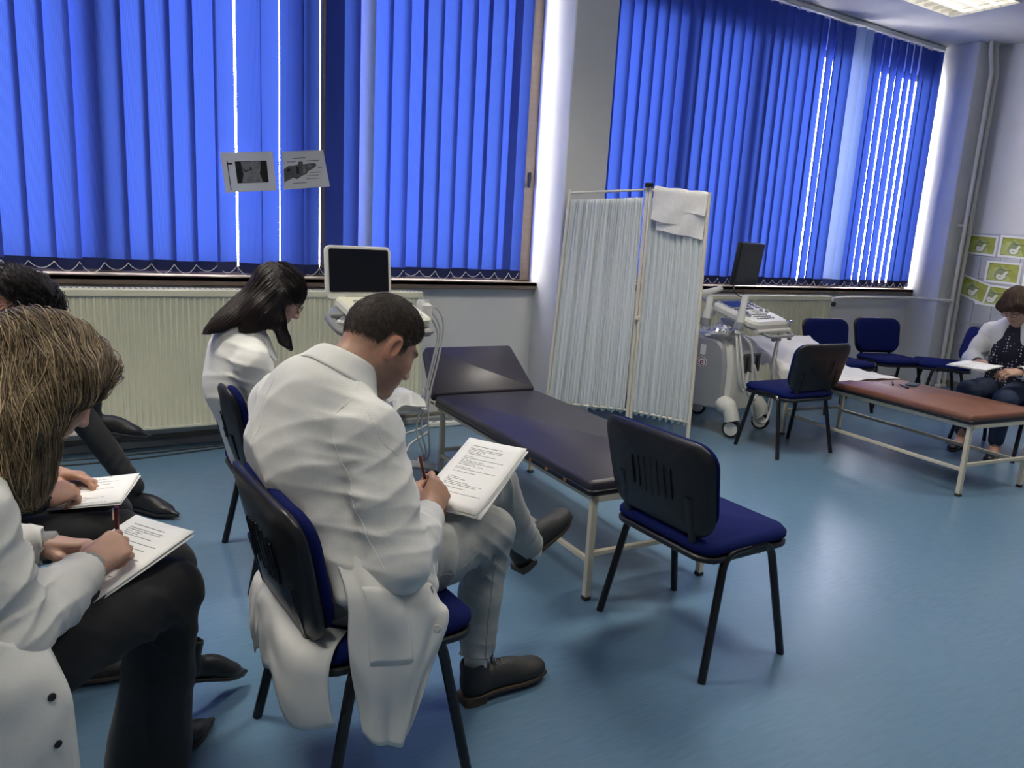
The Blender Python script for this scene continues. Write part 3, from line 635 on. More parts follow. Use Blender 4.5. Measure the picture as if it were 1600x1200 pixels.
part('cart_handle', MB().tube(fillet([(-0.21, -0.15, 0.99), (-0.36, -0.17, 1.00), (-0.37, -0.30, 0.965), (-0.35, -0.36, 0.93), (-0.20, -0.36, 0.93)], 0.05), 0.016, 10), mat('mid_grey_plastic', lin(128, 130, 130), 0.5), m1)
for x, y, h in ((-0.235, -0.38, 0.24), (0.235, -0.05, 0.16)):
    q = part('probe_holder', MB().lathe([(0.030, 0), (0.033, 0.01), (0.033, h * 0.9), (0.028, h), (0.02, h)], 18, R=roty(0.12), c=(x, y, 1.04 - h * 0.85)), WHITEP, m1)
    part('holder_ring', MB().lathe([(0.036, 0), (0.036, 0.07)], 18, R=roty(0.12), c=(x - 0.002, y, 1.045 - h * 0.85)), GREYP, q)
t_ = np.linspace(0, 2 * PI, 17); part('cup_ring', MB().tube(np.stack([-0.27 + 0.03 * np.cos(t_), -0.2 + 0.03 * np.sin(t_), np.full(17, 0.965)], 1), 0.012, 8), WHITEP, m1)
part('gel_bottle', MB().lathe([(0.026, 0), (0.028, 0.01), (0.028, 0.09), (0.012, 0.105), (0.012, 0.12)], 16, c=(0.235, -0.13, 0.95)), WHITEP, m1)
part('column', MB().tube([(0.0, 0.0, 0.12), (0.0, -0.04, 0.95)], [0.055, 0.05], 16, flat=0.8), WHITEP, m1)
part('base', MB().prism(rrect(0.30, 0.30, 0.08, 5), 0.07, c=(0, 0, 0.14), b=0.02), WHITEP, m1)
for s in (-1, 1):
    for t in (-1, 1):
        part('base_foot', MB().tube(fillet([(s * 0.10, t * 0.10, 0.14), (s * 0.24, t * 0.20, 0.135), (s * 0.27, t * 0.22, 0.125)], 0.04), 0.038, 10, flat=0.6), GREYP, m1); wheel(m1, s * 0.26, t * 0.215, 0.055, 0.5, GREYP)
part('tray', MB().box((0.12, -0.05, 0.45), (0.26, 0.22, 0.02), b=0.006), WHITEP, m1)
G = np.array([[[0.03 + 0.2 * i / 11, -0.19 + 0.22 * j / 11, 0.50 + 0.05 * math.sin(2.6 * i / 11 + .3) + 0.012 * math.sin(j * 1.3 + i * .7) - 0.05 * (j < 2)] for j in range(12)] for i in range(12)])
part('cloth', MB().grid(G, 0.004), PAPER, m1, 60)
for dx, dz in ((0, 0), (0.02, 0.03), (-0.015, -.02)):
    part('cable', MB().tube(crom([(0.20 + dx, -0.12, 0.98), (0.27 + dx, -0.12, 1.0 + dz), (0.33 + dx, -0.12, 0.90 + dz), (0.30 + dx, -0.13, 0.74), (0.25 + dx, -0.14, 0.55), (0.22 + dx * 2, -0.14, 0.36 + dz), (0.26 + dx, -0.13, 0.18), (0.22, -0.1, 0.12)], 7), 0.0055, 7), CAB, m1)
part('hook', MB().tube(crom([(0.22, -0.06, 0.50), (0.27, -0.06, 0.50), (0.28, -0.06, 0.54), (0.275, -0.06, 0.55)], 5), 0.010, 8), CHROME, m1)
# ================================================================ floor things
ps = thing('power_strip', 'white power strip on the floor behind the navy couch', 'power strip', (2.45, 4.92, 0), -0.05)
part('strip_body', MB().box((0, 0, 0.02), (0.30, 0.05, 0.04), b=0.008), WHITEP, ps)
for k in range(4): part('socket', MB().lathe([(0.018, 0.04), (0.018, 0.043), (0.014, 0.041)], 14, c=(-0.1 + k * 0.065, 0, 0)), GREYP, ps)
part('cord', MB().tube(crom([(-0.15, 0, 0.02), (-0.28, -0.08, 0.008), (-0.45, -0.15, 0.008), (-0.6, -0.05, 0.008), (-0.75, 0.0, 0.008)], 8), 0.006, 6), WHITEP, ps)
def cable(label, pts, r, m): o = tag(MB().tube(crom(np.array(pts) - np.array([*pts[0][:2], 0]), 8), r, 6).obj('floor_cable', m), label, 'cable', 'cables on the floor'); o.location = (*pts[0][:2], 0)
cable('white cable looping on the floor below the cart', [(2.25, 4.80, .007), (2.0, 4.55, .007), (1.85, 4.35, .007), (1.6, 4.4, .007), (1.4, 4.6, .007)], 0.006, WHITEP)
cable('black cable trailing on the floor under the navy couch', [(2.62, 4.84, .007), (2.75, 4.5, .007), (2.9, 4.3, .007), (3.0, 4.15, .007)], 0.006, BLACKP)
cable('long black cable along the wall below the long radiator', [(-0.4, 4.93, .006), (0.2, 4.90, .006), (0.7, 4.92, .006), (1.2, 4.96, .006), (1.9, 4.93, .006)], 0.006, BLACKP)
cable('second black cable along the wall near the pointed shoes', [(-0.3, 4.82, .006), (0.25, 4.80, .006), (0.6, 4.84, .006), (1.0, 4.9, .006)], 0.005, BLACKP)
cable('pale grey cable curling on the floor behind the blonde woman', [(-0.5, 4.7, .006), (-0.1, 4.55, .006), (0.15, 4.45, .006), (0.0, 4.3, .006), (-0.3, 4.25, .006)], 0.006, CAB)
# ================================================================ couch sheet and things on the brown couch
SHEET = mat('paper_sheet', lin(232, 230, 226), 0.85, var=0.02, bump=0.1, bscale=120)
bw, bh, bl, ba = 0.65, 0.525, 1.55, math.radians(24)
G = np.zeros((40, 44, 3))
for i, u in enumerate(np.linspace(0, 1, 40)):
    y = 1.02 + u * 0.99
    for j, v in enumerate(np.linspace(-0.085, 1.05, 44)):
        x = v * bw; z = bh + 0.007 + 0.004 * math.sin(y * 40 + math.sin(v * 7) * 2) + 0.003 * math.sin(v * 25 + y * 9)
        if y > bl: d = y - bl; yy = bl + d * math.cos(ba) - 0.007 * math.sin(ba); z += d * math.sin(ba) + 0.008
        else: yy = y
        if v < -0.045: z -= (-0.045 - v) * 2.8 * (0.8 + 0.3 * math.sin(i * 1.1)); x = -0.045 * bw - 0.006 + 0.004 * math.sin(i * 1.4)
        if v > 1.045: z -= 0.01
        G[i, j] = (x, yy + 0.02 * (1 - v) * (1 - u), z)
sh = tag(MB().grid(G, 0.0015).obj('paper_sheet', SHEET, None, 70), 'white paper sheet spread over the head of the brown couch', 'sheet'); sh.location = (4.735, 2.32, 0); sh.rotation_euler = (0, 0, -0.10)
zc = 0.527
ph = thing('phone', 'dark teal phone lying on the brown couch', 'phone', (5.34, 3.08, zc), 0.35)
part('case', MB().prism(rrect(0.15, 0.075, 0.01, 4), 0.010, c=(0, 0, 0.005), b=0.002), mat('teal_case', lin(36, 70, 86), 0.4), ph); part('glass', MB().prism(rrect(0.14, 0.066, 0.008, 4), 0.001, c=(0, 0, 0.0105)), SCREENM, ph)
for lb, x, y, a, c in (('black pen lying left of the phone on the brown couch', 5.22, 3.16, 0.6, (20, 20, 24)), ('purple pen nearest the edge left of the phone', 5.19, 3.06, 1.0, (60, 40, 80))):
    pn = thing('pen', lb, 'pen', (x, y, zc + 0.006), a, 'pens on the brown couch'); m = mat('pen_%d' % c[0], lin(*c), 0.35)
    part('barrel', MB().tube([(-0.06, 0, 0), (0.04, 0, 0), (0.055, 0, 0)], [0.006, 0.006, 0.003], 8), m, pn); part('cap', MB().tube([(-0.075, 0, 0), (-0.03, 0, 0)], 0.0072, 8), BLACKP, pn)
# ================================================================ prints
PTR = bpy.data.materials.new('paper_on_blind'); PTR.use_nodes = True; cloth_translucent(PTR, (0.80, 0.80, 0.78, 1), (0.5, 0.52, 0.55, 1))
GREYI = mat('print_grey', lin(120, 122, 124), 0.8, var=0.35, vscale=22); DARKI = mat('print_dark', lin(22, 22, 24), 0.8); MIDI = mat('print_mid', lin(86, 88, 88), 0.8, var=0.3, vscale=40)
def sheet_quad(name, C, m, parent=None, t=0.0006, curl=0.0, off=0.0, nu=10):
    """paper through four corners (tl,tr,br,bl)."""
    C = [np.asarray(c, float) for c in C]; G = np.zeros((nu, nu, 3)); nn = nrm(np.cross(C[1] - C[0], C[3] - C[0]))
    for i, u in enumerate(np.linspace(0, 1, nu)):
        for j, v in enumerate(np.linspace(0, 1, nu)):
            G[i, j] = (C[0] * (1 - u) + C[1] * u) * (1 - v) + (C[3] * (1 - u) + C[2] * u) * v + nn * (off + curl * math.sin(PI * u) * math.sin(PI * 0.5 * v + 0.6))
    return MB().grid(G, t).obj(name, m, parent, 60)
def flat_poly(name, P, C, m, parent, off):
    """polygon in unit (u,v) of the sheet corners."""
    C = [np.asarray(c, float) for c in C]; nn = nrm(np.cross(C[1] - C[0], C[3] - C[0]))
    V = np.array([(C[0] * (1 - u) + C[1] * u) * (1 - v) + (C[3] * (1 - u) + C[2] * u) * v for u, v in P])
    n = len(V); mb = MB(); mb.add(np.vstack([V + nn * off, V + nn * (off - math.copysign(0.0003, off))]), [tuple(range(n)), tuple(range(n, 2 * n))[::-1]] + [(k, (k + 1) % n, (k + 1) % n + n, k + n) for k in range(n)])
    return mb.obj(name, m, parent, 0)
def rect(u0, v0, u1, v1): return [(u0, v0), (u1, v0), (u1, v1), (u0, v1)]
YP = 5.075
p1 = thing('pinned_print', 'paper with a dark photo of a torso pinned to the left blind', 'paper', (1.06, YP, 1.745), 0, 'papers pinned to the blind')
C1 = [np.array(c) - np.array([1.06, 0, 1.745]) for c in ((0.893, 0, 1.845), (1.213, 0, 1.885), (1.236, 0, 1.643), (0.922, 0, 1.606))]
sheet_quad('sheet', C1, PTR, p1); o_ = -0.0012
flat_poly('photo_ground', rect(0.25, 0.23, 0.86, 0.78), C1, DARKI, p1, o_); flat_poly('photo_torso', [(0.36, 0.24), (0.74, 0.24), (0.72, 0.45), (0.70, 0.55), (0.75, 0.77), (0.34, 0.77), (0.385, 0.55), (0.37, 0.4)], C1, GREYI, p1, o_ - 0.0006)
for q in ([(0.38, 0.42), (0.42, 0.50), (0.44, 0.49), (0.40, 0.42)], [(0.42, 0.49), (0.53, 0.42), (0.54, 0.44), (0.43, 0.51)], [(0.52, 0.38), (0.54, 0.38), (0.56, 0.46), (0.54, 0.46)], [(0.55, 0.68), (0.56, 0.68), (0.56, 0.76), (0.55, 0.76)], rect(0.10, 0.20, 0.115, 0.95), rect(0.10, 0.26, 0.2, 0.30)): flat_poly('drawn_mark', q, C1, DARKI, p1, o_ - 0.0012)
p2 = thing('pinned_print', 'paper with a grey diagram of a jointed finger pinned to the left blind', 'paper', (1.42, YP, 1.79), 0, 'papers pinned to the blind')
C2 = [np.array(c) - np.array([1.42, 0, 1.79]) for c in ((1.272, 0, 1.889), (1.540, 0, 1.926), (1.588, 0, 1.696), (1.283, 0, 1.651))]
sheet_quad('sheet', C2, PTR, p2)
flat_poly('diagram_shape', [(0.02, 0.46), (0.12, 0.38), (0.26, 0.38), (0.34, 0.36), (0.37, 0.28), (0.46, 0.28), (0.47, 0.36), (0.62, 0.34), (0.76, 0.34), (0.78, 0.40), (0.70, 0.48), (0.58, 0.54), (0.52, 0.62), (0.42, 0.66), (0.30, 0.74), (0.22, 0.70), (0.02, 0.80)], C2, MIDI, p2, o_)
for q in ([(0.30, 0.40), (0.36, 0.42), (0.36, 0.60), (0.30, 0.62)], [(0.45, 0.40), (0.50, 0.40), (0.52, 0.55), (0.46, 0.62)], [(0.60, 0.37), (0.66, 0.37), (0.64, 0.45), (0.58, 0.45)], [(0.08, 0.46), (0.16, 0.44), (0.17, 0.52), (0.08, 0.55)]): flat_poly('diagram_detail', q, C2, DARKI if q[0][0] < 0.4 else GREYI, p2, o_ - 0.0006)
for k, (u, v, w) in enumerate(((0.24, 0.18, 0.3), (0.1, 0.27, 0.2), (0.55, 0.26, 0.3), (0.6, 0.58, 0.26), (0.55, 0.66, 0.24), (0.5, 0.74, 0.3), (0.2, 0.84, 0.3), (0.8, 0.45, .1))): flat_poly('caption_line', rect(u, v, u + w, v + 0.018), C2, GREYI, p2, o_)
GRN = mat('poster_green', lin(156, 160, 58), 0.6, var=0.18, vscale=14); PGR = mat('poster_pale', lin(176, 184, 104), 0.6, var=0.1, vscale=20); BON = mat('poster_bone', lin(226, 226, 208), 0.6, var=0.1, vscale=30); INK = mat('poster_ink', lin(84, 88, 60), 0.7); OUTL = mat('poster_grey_green', lin(132, 144, 96), 0.6, var=0.2, vscale=30)
def poster(label, C, off):
    C = [np.array((XR - 0.014 - off, y, z)) for y, z in C]; ctr = sum(C) / 4; r = thing('poster', label, 'poster', tuple(ctr), 0, 'green posters on the corner wall'); C = [c - ctr for c in C]
    s_ = -1 if nrm(np.cross(C[1] - C[0], C[3] - C[0]))[0] > 0 else 1
    sheet_quad('sheet', C, PAPER, r)
    flat_poly('green_field', rect(0.07, 0.09, 0.93, 0.90), C, GRN, r, s_ * 0.0012)
    flat_poly('pale_patch', [(0.08, 0.86), (0.10, 0.45), (0.22, 0.30), (0.40, 0.26), (0.44, 0.12), (0.50, 0.26), (0.62, 0.32), (0.66, 0.60), (0.78, 0.88), (0.5, 0.9)], C, PGR, r, s_ * 0.0018)
    flat_poly('drawn_outline', [(0.42, 0.20), (0.50, 0.30), (0.60, 0.40), (0.66, 0.58), (0.62, 0.76), (0.48, 0.87), (0.34, 0.82), (0.27, 0.66), (0.30, 0.48), (0.36, 0.34)], C, OUTL, r, s_ * 0.0024)
    flat_poly('drawn_figure', [(0.34, 0.60), (0.42, 0.56), (0.46, 0.62), (0.52, 0.58), (0.56, 0.46), (0.62, 0.42), (0.65, 0.50), (0.60, 0.58), (0.60, 0.70), (0.52, 0.82), (0.40, 0.82), (0.33, 0.73)], C, BON, r, s_ * 0.003)
    for u, v, w in ((0.34, 0.36, 0.40), (0.10, 0.12, 0.10), (0.42, 0.69, .06)): flat_poly('caption_line', rect(u, v, u + w, v + 0.03), C, INK, r, s_ * 0.0036)
poster('green poster top left, partly behind the riser pipes', [(4.725, 1.742), (4.40, 1.725), (4.40, 1.504), (4.725, 1.525)], 0)
poster('green poster at the top right of the corner group', [(4.38, 1.739), (4.04, 1.716), (4.04, 1.49), (4.38, 1.505)], 0)
poster('green poster in the middle row above the seated woman', [(4.474, 1.459), (4.11, 1.447), (4.11, 1.216), (4.475, 1.226)], 0.002)
poster('green poster cut off by the right edge in the middle row', [(4.08, 1.455), (3.72, 1.445), (3.72, 1.21), (4.08, 1.20)], 0)
poster('green poster hanging tilted at the lower left', [(4.70, 1.295), (4.385, 1.197), (4.431, 0.968), (4.735, 1.070)], 0.004)
poster('green poster lowest, half hidden beside the tilted one', [(4.52, 1.205), (4.169, 1.19), (4.180, 0.955), (4.53, 0.975)], 0)
# ================================================================ smooth-surface modelling for people
class Field:
    def __init__(s, lo, hi, h):
        s.lo = np.asarray(lo, float); s.h = h; s.n = np.ceil((np.asarray(hi, float) - s.lo) / h).astype(int) + 1
        s.D = np.full(s.n, 0.15, np.float32); s.ax = [(s.lo[i] + h * np.arange(s.n[i])).astype(np.float32) for i in range(3)]
    def blk(s, lo, hi):
        a = np.clip(np.floor((np.asarray(lo) - s.lo) / s.h).astype(int), 0, s.n); b = np.clip(np.ceil((np.asarray(hi) - s.lo) / s.h).astype(int) + 1, 0, s.n)
        sl = tuple(slice(i, j) for i, j in zip(a, b)); return sl, s.ax[0][sl[0]][:, None, None], s.ax[1][sl[1]][None, :, None], s.ax[2][sl[2]][None, None, :]
    def put(s, sl, d, k, op):
        if d.size == 0: return
        A = s.D[sl]
        if op == 'u': hh = np.maximum(k - np.abs(A - d), 0) / k; s.D[sl] = np.minimum(A, d) - hh * hh * k * 0.25
        else: d = -d; hh = np.maximum(k - np.abs(A - d), 0) / k; s.D[sl] = np.maximum(A, d) + hh * hh * k * 0.25
    def cone(s, a, b, ra, rb, k=0.02, op='u', flat=None, ff=1.0):
        a = np.asarray(a, float); b = np.asarray(b, float); m = max(ra, rb) + k + 2 * s.h + 0.01
        sl, X, Y, Z = s.blk(np.minimum(a, b) - m, np.maximum(a, b) + m)
        ab = b - a; l2 = max(ab.dot(ab), 1e-9); px, py, pz = X - a[0], Y - a[1], Z - a[2]
        t = np.clip((px * ab[0] + py * ab[1] + pz * ab[2]) / l2, 0, 1); vx, vy, vz = px - t * ab[0], py - t * ab[1], pz - t * ab[2]
        if flat is not None:
            n = nrm(flat); vn = vx * n[0] + vy * n[1] + vz * n[2]; f2 = ff * ff - 1
            d = np.sqrt(np.maximum(vx * vx + vy * vy + vz * vz + f2 * vn * vn, 0))
        else: d = np.sqrt(vx * vx + vy * vy + vz * vz)
        s.put(sl, (d - (ra + (rb - ra) * t)).astype(np.float32), k, op); return s
    def limb(s, P, r, k=0.02, flat=None, ff=1.0):
        for i in range(len(P) - 1): s.cone(P[i], P[i + 1], r[i], r[i + 1], k, 'u', flat, ff)
        return s
    def ell(s, c, r, R=None, k=0.02, op='u'):
        c = np.asarray(c, float); r = np.asarray(r, float); m = r.max() + k + 2 * s.h + 0.01
        sl, X, Y, Z = s.blk(c - m, c + m); p = [X - c[0], Y - c[1], Z - c[2]]
        if R is not None: p = [p[0] * R[0, i] + p[1] * R[1, i] + p[2] * R[2, i] for i in range(3)]
        k0 = np.sqrt(sum((p[i] / r[i]) ** 2 for i in range(3))); k1 = np.sqrt(sum((p[i] / r[i] ** 2) ** 2 for i in range(3)))
        s.put(sl, (k0 * (k0 - 1) / np.maximum(k1, 1e-6)).astype(np.float32), k, op); return s
    def cut(s, fn):
        X, Y, Z = s.ax[0][:, None, None], s.ax[1][None, :, None], s.ax[2][None, None, :]
        s.D = np.maximum(s.D, fn(X, Y, Z).astype(np.float32)); return s
    def plane(s, p, n):
        """cut away the side n points to"""
        n = nrm(n); p = np.asarray(p, float); return s.cut(lambda X, Y, Z: (X - p[0]) * n[0] + (Y - p[1]) * n[1] + (Z - p[2]) * n[2])
    def folds(s, L):
        """L: (centre, radius, wave direction, wavelength, amplitude)"""
        for i, (c, R, n, lam, A) in enumerate(L):
            c = np.asarray(c, float); n = nrm(n); sl, X, Y, Z = s.blk(c - 1.8 * R, c + 1.8 * R); x, y, z = X - c[0], Y - c[1], Z - c[2]
            g = np.exp(-(x * x + y * y + z * z) / (R * R) * 1.1)
            w = 0.9 * np.sin(11 * x + 7 * y + i) + 0.8 * np.sin(9 * z - 8 * y + 2 * i) + 0.5 * np.sin(23 * y + 17 * x - 13 * z)
            ph = 2 * PI / lam * (x * n[0] + y * n[1] + z * n[2]) + w
            rd = 1 - np.abs(np.sin(ph * 0.5)); amp = 0.65 + 0.35 * np.sin(14 * (x - y) + 10 * z + 3 * i)
            s.D[sl] -= (A * g * amp * (rd * rd * 1.6 - 0.5)).astype(np.float32)
        return s
    def lump(s, A, f):
        X, Y, Z = s.ax[0][:, None, None], s.ax[1][None, :, None], s.ax[2][None, None, :]
        s.D -= (A * (np.sin(f * X + 2 * np.sin(f * .6 * Y)) * np.sin(f * 1.1 * Y + 1.5 * np.sin(f * .7 * Z)) + 0.6 * np.sin(f * 1.7 * Z + 2 * np.sin(f * X)))).astype(np.float32); return s
    def mesh(s):
        D = s.D; S_ = D < 0; n0, n1, n2 = D.shape
        c = [S_[i:n0 - 1 + i, j:n1 - 1 + j, k:n2 - 1 + k] for i in (0, 1) for j in (0, 1) for k in (0, 1)]
        al = c[0].copy(); an = c[0].copy()
        for q in c[1:]: al &= q; an |= q
        I = np.argwhere(an & ~al); idx = -np.ones((n0 - 1, n1 - 1, n2 - 1), np.int32); idx[I[:, 0], I[:, 1], I[:, 2]] = np.arange(len(I))
        cn = [(i, j, k) for i in (0, 1) for j in (0, 1) for k in (0, 1)]
        val = np.stack([D[I[:, 0] + i, I[:, 1] + j, I[:, 2] + k] for i, j, k in cn], 1)
        acc = np.zeros((len(I), 3)); cnt = np.zeros(len(I))
        for e0 in range(8):
            for ax in range(3):
                if cn[e0][ax] == 0:
                    q = list(cn[e0]); q[ax] = 1; e1 = cn.index(tuple(q)); a, b = val[:, e0], val[:, e1]; m = (a < 0) != (b < 0)
                    t = np.where(m, a / np.where(m, a - b, 1), 0); p = np.tile(np.array(cn[e0], float), (len(I), 1)); p[:, ax] += t
                    acc[m] += p[m]; cnt[m] += 1
        V = (I + acc / np.maximum(cnt, 1)[:, None]) * s.h + s.lo; Fc = []
        for ax in range(3):
            u, w = (ax + 1) % 3, (ax + 2) % 3
            sa = [slice(None)] * 3; sb = [slice(None)] * 3; sa[ax] = slice(0, -1); sb[ax] = slice(1, None)
            A, B = S_[tuple(sa)], S_[tuple(sb)]
            for ins in (True, False):
                E = np.argwhere((A != B) & (A == ins)); E = E[(E[:, u] > 0) & (E[:, w] > 0) & (E[:, u] < s.n[u] - 1) & (E[:, w] < s.n[w] - 1)]
                if not len(E): continue
                def cell(du, dw):
                    q = E.copy(); q[:, u] -= du; q[:, w] -= dw; return idx[q[:, 0], q[:, 1], q[:, 2]]
                F4 = np.stack([cell(1, 1), cell(0, 1), cell(0, 0), cell(1, 0)], 1)
                Fc.append(F4 if ins else F4[:, ::-1])
        return V, (np.vstack(Fc) if Fc else np.zeros((0, 4), int))
    def sample(s, P):
        q = (P - s.lo) / s.h; q = np.clip(q, 0, np.array(s.n) - 1.001); i = q.astype(int); f = q - i; D = s.D; out = 0
        for a in (0, 1):
            for b in (0, 1):
                for c in (0, 1):
                    out = out + D[i[:, 0] + a, i[:, 1] + b, i[:, 2] + c] * np.where(a, f[:, 0], 1 - f[:, 0]) * np.where(b, f[:, 1], 1 - f[:, 1]) * np.where(c, f[:, 2], 1 - f[:, 2])
        return out
    def grad(s, P):
        e = s.h; g = np.stack([s.sample(P + e * np.eye(3)[i]) - s.sample(P - e * np.eye(3)[i]) for i in range(3)], 1)
        return g / np.maximum(np.linalg.norm(g, axis=1, keepdims=True), 1e-9)
def np_mesh(name, V, Fc, m, col=None, smooth=True):
    me = bpy.data.meshes.new(name); V = np.asarray(V, np.float32); Fc = np.asarray(Fc, np.int32)
    me.vertices.add(len(V)); me.vertices.foreach_set('co', V.ravel()); k = Fc.shape[1]
    me.loops.add(Fc.size); me.loops.foreach_set('vertex_index', Fc.ravel()); me.polygons.add(len(Fc))
    me.polygons.foreach_set('loop_start', np.arange(0, Fc.size, k, dtype=np.int32)); me.update(calc_edges=True); me.validate()
    if col is not None:
        at = me.color_attributes.new('col', 'FLOAT_COLOR', 'POINT'); at.data.foreach_set('color', np.column_stack([col, np.ones(len(col))]).astype(np.float32).ravel())
    me.materials.append(m)
    if smooth: me.shade_smooth()
    return me
def smooth_verts(V, Fc, it=1, lam=0.5):
    V = np.array(V, float)
    for _ in range(it):
        acc = np.zeros_like(V); cnt = np.zeros(len(V))
        for a, b in ((0, 1), (1, 2), (2, 3), (3, 0)):
            for x, y in ((a, b), (b, a)):
                np.add.at(acc, Fc[:, x], V[Fc[:, y]]); np.add.at(cnt, Fc[:, x], 1)
        V += lam * (acc / np.maximum(cnt, 1)[:, None] - V)
    return V
def field_obj(F, name, m, root, it=1, col=None):
    V, Fc = F.mesh(); V = smooth_verts(V, Fc, it)
    c = None if col is None else col(V)
    return link(name, np_mesh(name, V - np.array(root.location), Fc, m, c), root)
def strand_mesh(P, rad, cols, name, m, root):
    """P (N,steps,3) polylines -> thin three-sided tapered tubes, one mesh."""
    N, T, _ = P.shape; d = np.gradient(P, axis=1); d /= np.maximum(np.linalg.norm(d, axis=2, keepdims=True), 1e-9)
    up = np.array([0.31, 0.2, 0.93]); x = np.cross(d, up); x /= np.maximum(np.linalg.norm(x, axis=2, keepdims=True), 1e-9); y = np.cross(d, x)
    tp = (np.sin(np.linspace(0.35, 1.0, T) * PI) * 0.9 + 0.12)[None, :, None] * np.asarray(rad).reshape(-1, 1, 1)
    V = np.stack([P + tp * (math.cos(a) * x + math.sin(a) * y) for a in (0, 2 * PI / 3, 4 * PI / 3)], 2).reshape(-1, 3)
    b = np.arange(N)[:, None, None] * (T * 3) + np.arange(T - 1)[None, :, None] * 3; k = np.arange(3)[None, None, :]; k2 = (k + 1) % 3
    Fc = np.stack([b + k, b + k2, b + 3 + k2, b + 3 + k], 3).reshape(-1, 4)
    return link(name, np_mesh(name, V - np.array(root.location), Fc, m, np.repeat(cols, T * 3, axis=0)), root)
def trace(F, roots, dirfn, steps, ds, off, jit, seed=0):
    R_ = np.random.RandomState(seed); P = np.array(roots, float); J = R_.normal(0, jit, P.shape); out = []; lift = np.abs(R_.normal(0, off, len(P)))
    for st in range(steps):
        g = F.grad(P); d = F.sample(P); near = np.abs(d) < 0.12
        P = P - g * (np.clip(d - lift, -0.02, 0.02) * near)[:, None]
        out.append(P.copy()); v = dirfn(P, st / steps) + J; v = v - g * (v * g).sum(1)[:, None] * 0.9
        P = P + ds * v / np.maximum(np.linalg.norm(v, axis=1, keepdims=True), 1e-9)
    return np.stack(out, 1)
def basis(yaw, pitch=0.0, roll=0.0):
    """columns right, forward, up for something facing yaw (from +X), nodding down by pitch."""
    f = np.array([math.cos(yaw) * math.cos(pitch), math.sin(yaw) * math.cos(pitch), -math.sin(pitch)]); r = np.array([math.sin(yaw), -math.cos(yaw), 0]); u = np.cross(r, f)
    r2 = r * math.cos(roll) + u * math.sin(roll); u2 = np.cross(r2, f); return np.stack([r2, f, u2], 1)
SKIN = mat('skin', (1, 1, 1, 1), 0.5, var=0.06, vscale=40, bump=0.03, bscale=300, attr='col', sss=0.12)
HAIR = mat('hair', (1, 1, 1, 1), 0.42, var=0.15, vscale=30, attr='col')
HAIRC = mat('hair_mass', (1, 1, 1, 1), 0.55, var=0.3, vscale=60, bump=0.6, bscale=90, attr='col')
def head_field(neck, h=0.003, fem=0.0, nr_=0.056):
    neck = np.asarray(neck, float); lo = np.minimum([-0.1, -0.14, -0.15], neck - 0.08); hi = np.maximum([0.1, 0.15, 0.14], neck + 0.08); F = Field(lo, hi, h)
    F.ell((0, -0.014, 0.030), (0.075, 0.098, 0.090), k=0.02); F.ell((0, 0.035, -0.03), (0.060, 0.064, 0.085), k=0.03)
    F.ell((0, 0.030, -0.07), (0.050 - 0.004 * fem, 0.056, 0.042), k=0.03)
    for s in (-1, 1):
        F.cone((s * 0.056, -0.005, -0.045), (s * 0.016, 0.072, -0.098), 0.018 - .002 * fem, 0.014, 0.02)
        F.ell((s * 0.042, 0.064, -0.018), (0.022, 0.022, 0.02), k=0.02)
    F.ell((0, 0.076, -0.099), (0.020, 0.018, 0.016), k=0.018)
    F.cone((-0.034, 0.082, 0.026), (0.034, 0.082, 0.026), 0.011 - .003 * fem, 0.011 - .003 * fem, 0.018)
    for s in (-1, 1): F.ell((s * 0.031, 0.098, 0.006), (0.017, 0.014, 0.011), k=0.012, op='s')
    for s in (-1, 1): F.ell((s * 0.031, 0.079, 0.005), (0.0135, 0.0125, 0.0115), k=0.004)
    F.cone((0, 0.090, 0.018), (0, 0.112, -0.028), 0.0075, 0.0105, 0.012); F.ell((0, 0.112, -0.031), (0.010, 0.010, 0.009), k=0.008)
    for s in (-1, 1): F.ell((s * 0.0125, 0.101, -0.035), (0.008, 0.010, 0.008), k=0.008)
    for s in (-1, 1): F.ell((s * 0.007, 0.110, -0.043), (0.0035, 0.005, 0.003), k=0.003, op='s')
    F.ell((0, 0.094, -0.0605), (0.021, 0.009, 0.0055), k=0.006); F.ell((0, 0.092, -0.0715), (0.018, 0.009, 0.0065), k=0.006)
    F.cone((-0.022, 0.097, -0.066), (0.022, 0.097, -0.066), 0.0016, 0.0016, 0.004, 's')
    for s in (-1, 1):
        E_ = rotz(-s * 0.35) @ rotx(-0.18); F.ell((s * 0.0815, -0.012, -0.004), (0.0085, 0.0205, 0.0355), E_, 0.006)
        F.ell((s * 0.0885, -0.006, -0.001), (0.0055, 0.0115, 0.0205), E_, 0.004, 's'); F.ell((s * 0.082, 0.002, -0.008), (0.005, 0.005, 0.007), None, 0.005)
    F.cone((0, -0.035, -0.045), neck, nr_, nr_ + 0.008, 0.03); return F
